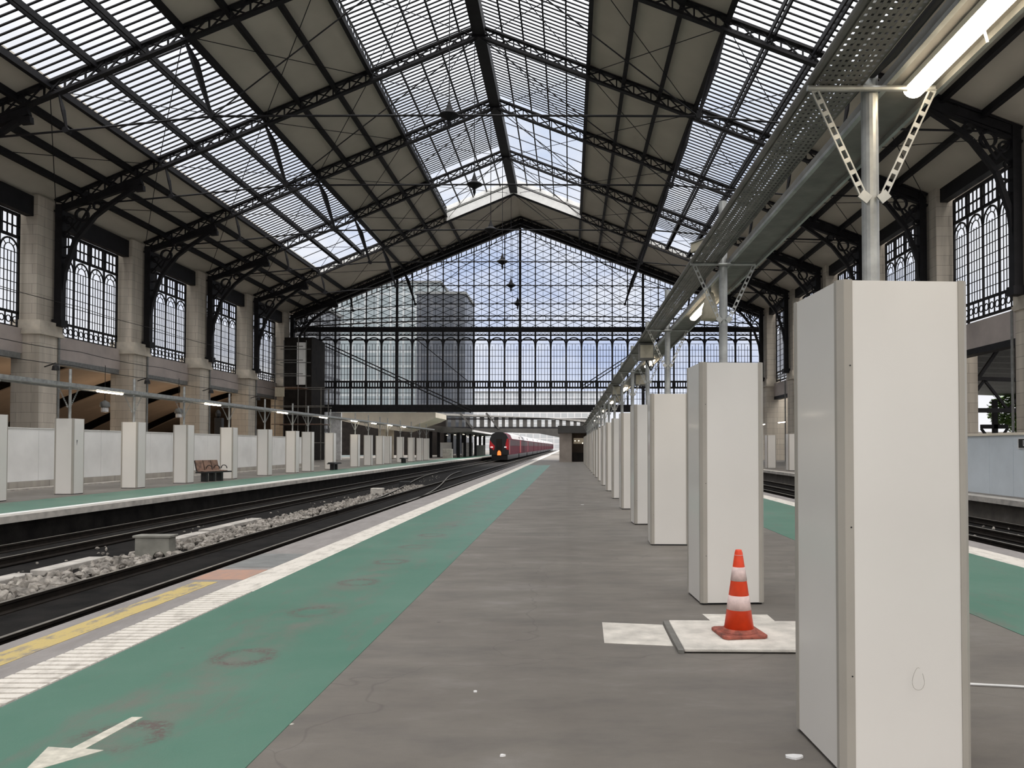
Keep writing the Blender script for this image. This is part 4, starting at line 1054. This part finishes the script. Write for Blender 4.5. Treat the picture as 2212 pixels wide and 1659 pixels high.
# platform shelter beside the train
t = thing('platform_shelter', 'dark platform shelter roof on posts beside the train', 'shelter')
MB().prism([(-22.5, 4.9), (-13.4, 3.95), (-13.4, 3.65), (-17.5, 3.45), (-22.5, 4.3)], 'y', 106, 146).build('roof', 'dark_canopy', t)
MB().box(-13.45, -13.25, 106, 146, 3.62, 3.86).build('edge_gutter', 'white_metal', t)
for k in range(6):
    for x in (-19.5, -15.6): MB().box(x - .2, x + .2, 108 + 6.5 * k, 108.4 + 6.5 * k, 0, 3.7).build('post', 'iron', t)
for k in range(9):
    tube_light(-15.0 - (k % 3) * 1.8, 109 + 4 * k, 1.3, f'{ORD[k]} small lamp under the platform shelter roof', 'lamps under the platform shelter', 'shop_lamp', 3.3)
for k, (x, y, w, h, m) in enumerate(((-16.5, 104, 1.3, 1.25, 'concrete'), (-19.2, 118, 2.2, 2.2, 'hoarding_board'), (-17.0, 128, 1.8, 2.2, 'sign_white'), (-15.4, 133, 1.4, 1.8, 'grey_paint'))):
    o = MB().box(x - w / 2, x + w / 2, y, y + .6, 0, h).build('platform_cabinet', m, bevel=.03); tag(o, ['low grey cabinet on the far platform before the shelter', 'wide pale board standing under the shelter', 'white panel standing under the shelter', 'dark grey locker next to the train under the shelter'][k], 'cabinet')
# footbridge
t = thing('footbridge', 'grey concrete footbridge spanning the tracks beyond the gable', 'footbridge', (0, 150, 0))
MB().prism([(-27, 4.3), (-27, 5.1), (6.5, 5.0), (6.5, 4.0), (1.0, 3.2), (-1.5, 3.3), (-6.0, 4.15), (-12, 4.35)], 'y', -2.2, 2.2).build('deck_beam', 'bridge_concrete', t)
MB().prism([(-27, 7.6), (-27, 8.1), (6.5, 6.6), (6.5, 5.9), (-4, 7.0)], 'y', -2.4, 2.4).build('roof_slab', 'bridge_light', t)
b = MB()
for i in range(24):
    x = -26.5 + i * 1.38; b.box(x - (.42 if i % 2 else .3), x + (.42 if i % 2 else .3), -2.1, -1.9, 5.0, 7.2 if x < -6 else 6.7)
b.build('wall_panels', 'bridge_concrete', t)
b = MB(); b.box(-27, 6.5, -2.15, -2.05, 5.0, 5.35); b.box(-27, 6.5, -2.15, -2.05, 6.75, 7.3 if False else 7.0); b.build('side_rails', 'iron', t)
MB().box(-.6, 1.6, -1.6, 1.6, -1, 3.4).build('pier', 'stone_dark', t)
for xa, xb in ((-21, -18.5), (-16, -13.5)): MB().bar((xa, -2.3, 8.0), (xb, -2.3, 5.0), .35).build('stair_beam', 'bridge_concrete', t)
# kiosk at the platform end
t = thing('kiosk', 'dark brown kiosk with lit windows at the end of the near platform', 'kiosk', (0, 80, 0))
MB().box(-1.05, 0.25, 0, 4, 0, 3.6).build('pier', 'stone_dark', t); MB().box(-1.2, 2.2, -.3, 5, 3.0, 3.75).build('roof', 'bridge_concrete', t)
MB().box(.25, 2.0, 2.5, 4, 0, 3.0).build('body', 'brown_wall', t); MB().box(.3, 1.95, .9, 2.5, 0, .95).build('counter', 'shop_dark', t)
MB().box(.45, 1.85, 2.46, 2.5, 1.9, 2.5).build('pale_sign', 'beige_canopy', t)  # sign board in plain beige
b = MB()
for x in (.6, 1.0, 1.4, 1.7): b.lathe([(.02, -.06), (.05, 0), (.02, .06)], (x, 1.9, 2.2 - .25 * (x > 1.2)), 8)
b.build('lamp_bulbs', 'shop_lamp', t)
# train
tr = thing('train', 'dark red passenger train standing on the far track beyond the gable', 'train', (-10.35, 113.5, -0.55))
prof = [(-1.42, .9), (-1.45, 2.2), (-1.36, 3.3), (-1.05, 3.95), (-.55, 4.22), (0, 4.28), (.55, 4.22), (1.05, 3.95), (1.36, 3.3), (1.45, 2.2), (1.42, .9)]
for c in range(12):
    y0 = c * 26.3; y1 = y0 + 25.6
    co = MB().prism(prof, 'y', y0, y1).build('coach', 'train_magenta' if c else 'train_magenta', tr)
    MB().box(-1.465, -1.43, y0 + 1.6, y1 - 1.2, 2.25, 3.15).box(1.43, 1.465, y0 + 1.6, y1 - 1.2, 2.25, 3.15).build('window_band', 'train_window', co)
    MB().prism([(-1.38, 3.32), (-1.07, 3.98), (-.56, 4.25), (0, 4.31), (.56, 4.25), (1.07, 3.98), (1.38, 3.32)], 'y', y0 + (0.05 if c else 7), y1).build('roof', 'train_roof', co)
    MB().box(-1.2, 1.2, y0 + .6, y1 - .6, .15, .9).build('undercarriage', 'train_black', co)
    MB().box(-1.3, 1.3, y1, y0 + 26.3, .9, 3.8).build('gangway', 'train_black', co)
    MB().box(1.44, 1.475, y0 + .35, y0 + 1.3, 1.0, 3.2).box(1.44, 1.475, y1 - 1.1, y1 - .3, 1.0, 3.2).build('door', 'train_red' if c < 2 else 'train_magenta', co)
    b = MB()
    for k in range(7): b.box(1.46, 1.472, y0 + 3.4 + k * 3.1, y0 + 3.7 + k * 3.1, 2.2, 3.2)
    b.build('window_posts', 'train_magenta', co)
fc = MB().prism([(x * 1.0, z) for x, z in prof], 'y', -.25, 0).build('end_face', 'train_black', tr)
MB().box(-.42, .42, -.32, -.25, 1.2, 3.25).build('gangway_door', 'shop_dark', fc)
MB().prism([(-1.40, 2.0), (-.75, 1.55), (-.62, 2.2), (-1.0, 2.6), (-1.38, 3.1)], 'y', -.29, -.25).build('red_panel', 'train_red', fc)
MB().prism([(1.40, 1.6), (1.0, 1.75), (.95, 2.5), (1.15, 3.3), (1.36, 3.3), (1.44, 2.2)], 'y', -.29, -.25).build('red_panel', 'train_red', fc)
for x in (-1.08, .92): MB().lathe([(.16, -.05), (.16, .05)], (x, -.33, 2.05), 12).build('tail_lamp', 'tail_lamp', fc)
MB().prism([(-.26, .85), (.30, .85), (.28, 1.3), (.12, 1.55), (-.1, 1.55), (-.24, 1.3)], 'y', -.36, -.30).build('orange_plate', 'orange_lamp', fc)
# buildings
for (x0, x1, y0, y1, h, m, lab) in ((-56, -30.4, 180, 200, 40, 'facade_pale', 'pale blue glass office block behind the left half of the gable'), (-31.5, -21.5, 158, 172, 33, 'facade_slate', 'slate grey tower behind the gable, left of its centre'),
                                    (-43.5, -36.4, 112, 122, 22, 'facade_dark', 'dark building with small windows behind the corner of the gable'), (-72, 22, 445, 460, 33, 'facade_white', 'low white office building behind the middle of the gable')):
    bo = thing('office_building', lab, 'building', (0, 0, 0), group='buildings beyond the gable')
    MB().box(x0, x1, y0, y1, -1, h).build('walls', m, bo); MB().box(x0 - .3, x1 + .3, y0 - .3, y1 + .3, h, h + .5).build('roof', 'grey_paint', bo)

# ================================================================= WORLD
w = bpy.data.worlds.new('sky'); SC.world = w
nt = NT(w)
D = nt.n('ShaderNodeTexCoord').outputs['Generated']
s = nt.n('ShaderNodeSeparateXYZ', {0: D})
z = s.outputs[2]
cl = nt.noise(nt.n('ShaderNodeMapping', {'Vector': D, 'Scale': (1.6, 1.6, 3.2)}).outputs[0], 2.6, 7, 0.6)
cloud = nt.ramp(cl, 0.36, 0.64)
blue = nt.mix(nt.ramp(z, 0.12, 0.40), (0.50, 0.60, 0.86, 1), (0.66, 0.75, 0.92, 1))
white = (0.98, 0.98, 1.0, 1)
c = nt.mix(cloud, blue, white)
side = nt.ramp(s.outputs[1], 0.94, 0.85)                  # whiter cloud banks away from the gable
c = nt.mix(nt.math('MULTIPLY', side, 0.8), c, white)
low = nt.ramp(z, 0.02, 0.13, 0.9, 0.0)
c = nt.mix(low, c, (0.98, 0.98, 1.0, 1))
# overcast brightening toward the zenith, plus the veiled sun high behind the viewer
zen = nt.ramp(z, 0.40, 0.95, 0.0, 1.0)
sd = Vector((0.25, -0.62, 0.74)).normalized()
dt = nt.n('ShaderNodeVectorMath', {0: D, 1: tuple(sd)}, operation='DOT_PRODUCT').outputs[1]
sun = nt.math('POWER', nt.math('MAXIMUM', dt, 0.0), 6.0)
def tinted(v, col):
    x = nt.n('ShaderNodeVectorMath', {0: col}, operation='SCALE'); nt.t.links.new(v, x.inputs[3]); return x.outputs[0]
glow = nt.n('ShaderNodeVectorMath', {0: tinted(nt.math('MULTIPLY', zen, 4.2), (1.0, 0.97, 0.93)), 1: tinted(nt.math('MULTIPLY', sun, 2.3), (1.0, 0.90, 0.78))}, operation='ADD').outputs[0]
warm = nt.n('ShaderNodeMix', data_type='RGBA', blend_type='ADD')
warm.inputs[0].default_value = 1.0
nt.t.links.new(c, warm.inputs[6]); nt.t.links.new(glow, warm.inputs[7])
bg = nt.n('ShaderNodeBackground', {'Color': warm.outputs[2], 'Strength': 1.0})
nt.n('ShaderNodeOutputWorld', {'Surface': bg.outputs[0]})

# ================================================================= CAMERA
cam = bpy.data.cameras.new('camera'); co = bpy.data.objects.new('camera', cam); COL.objects.link(co)
co.location = (0, 0, 1.62)
F, W_, H_ = 1661.0, 2212.0, 1659.0
tilt = math.radians(1.2)
co.rotation_euler = (PI / 2 + tilt, 0, 0)
cam.sensor_width = 36; cam.lens = F * 36 / W_
cam.shift_x = -(1230 - W_ / 2) / W_
cam.shift_y = ((964 - H_ / 2) - F * math.tan(tilt)) / W_
cam.clip_start = 0.05; cam.clip_end = 2000
SC.camera = co
SC.view_settings.view_transform = 'Standard'; SC.view_settings.look = 'None'; SC.view_settings.gamma = 1; SC.view_settings.use_curve_mapping = False
SC.view_settings.exposure = 0.0
SC.cycles.use_denoising = True
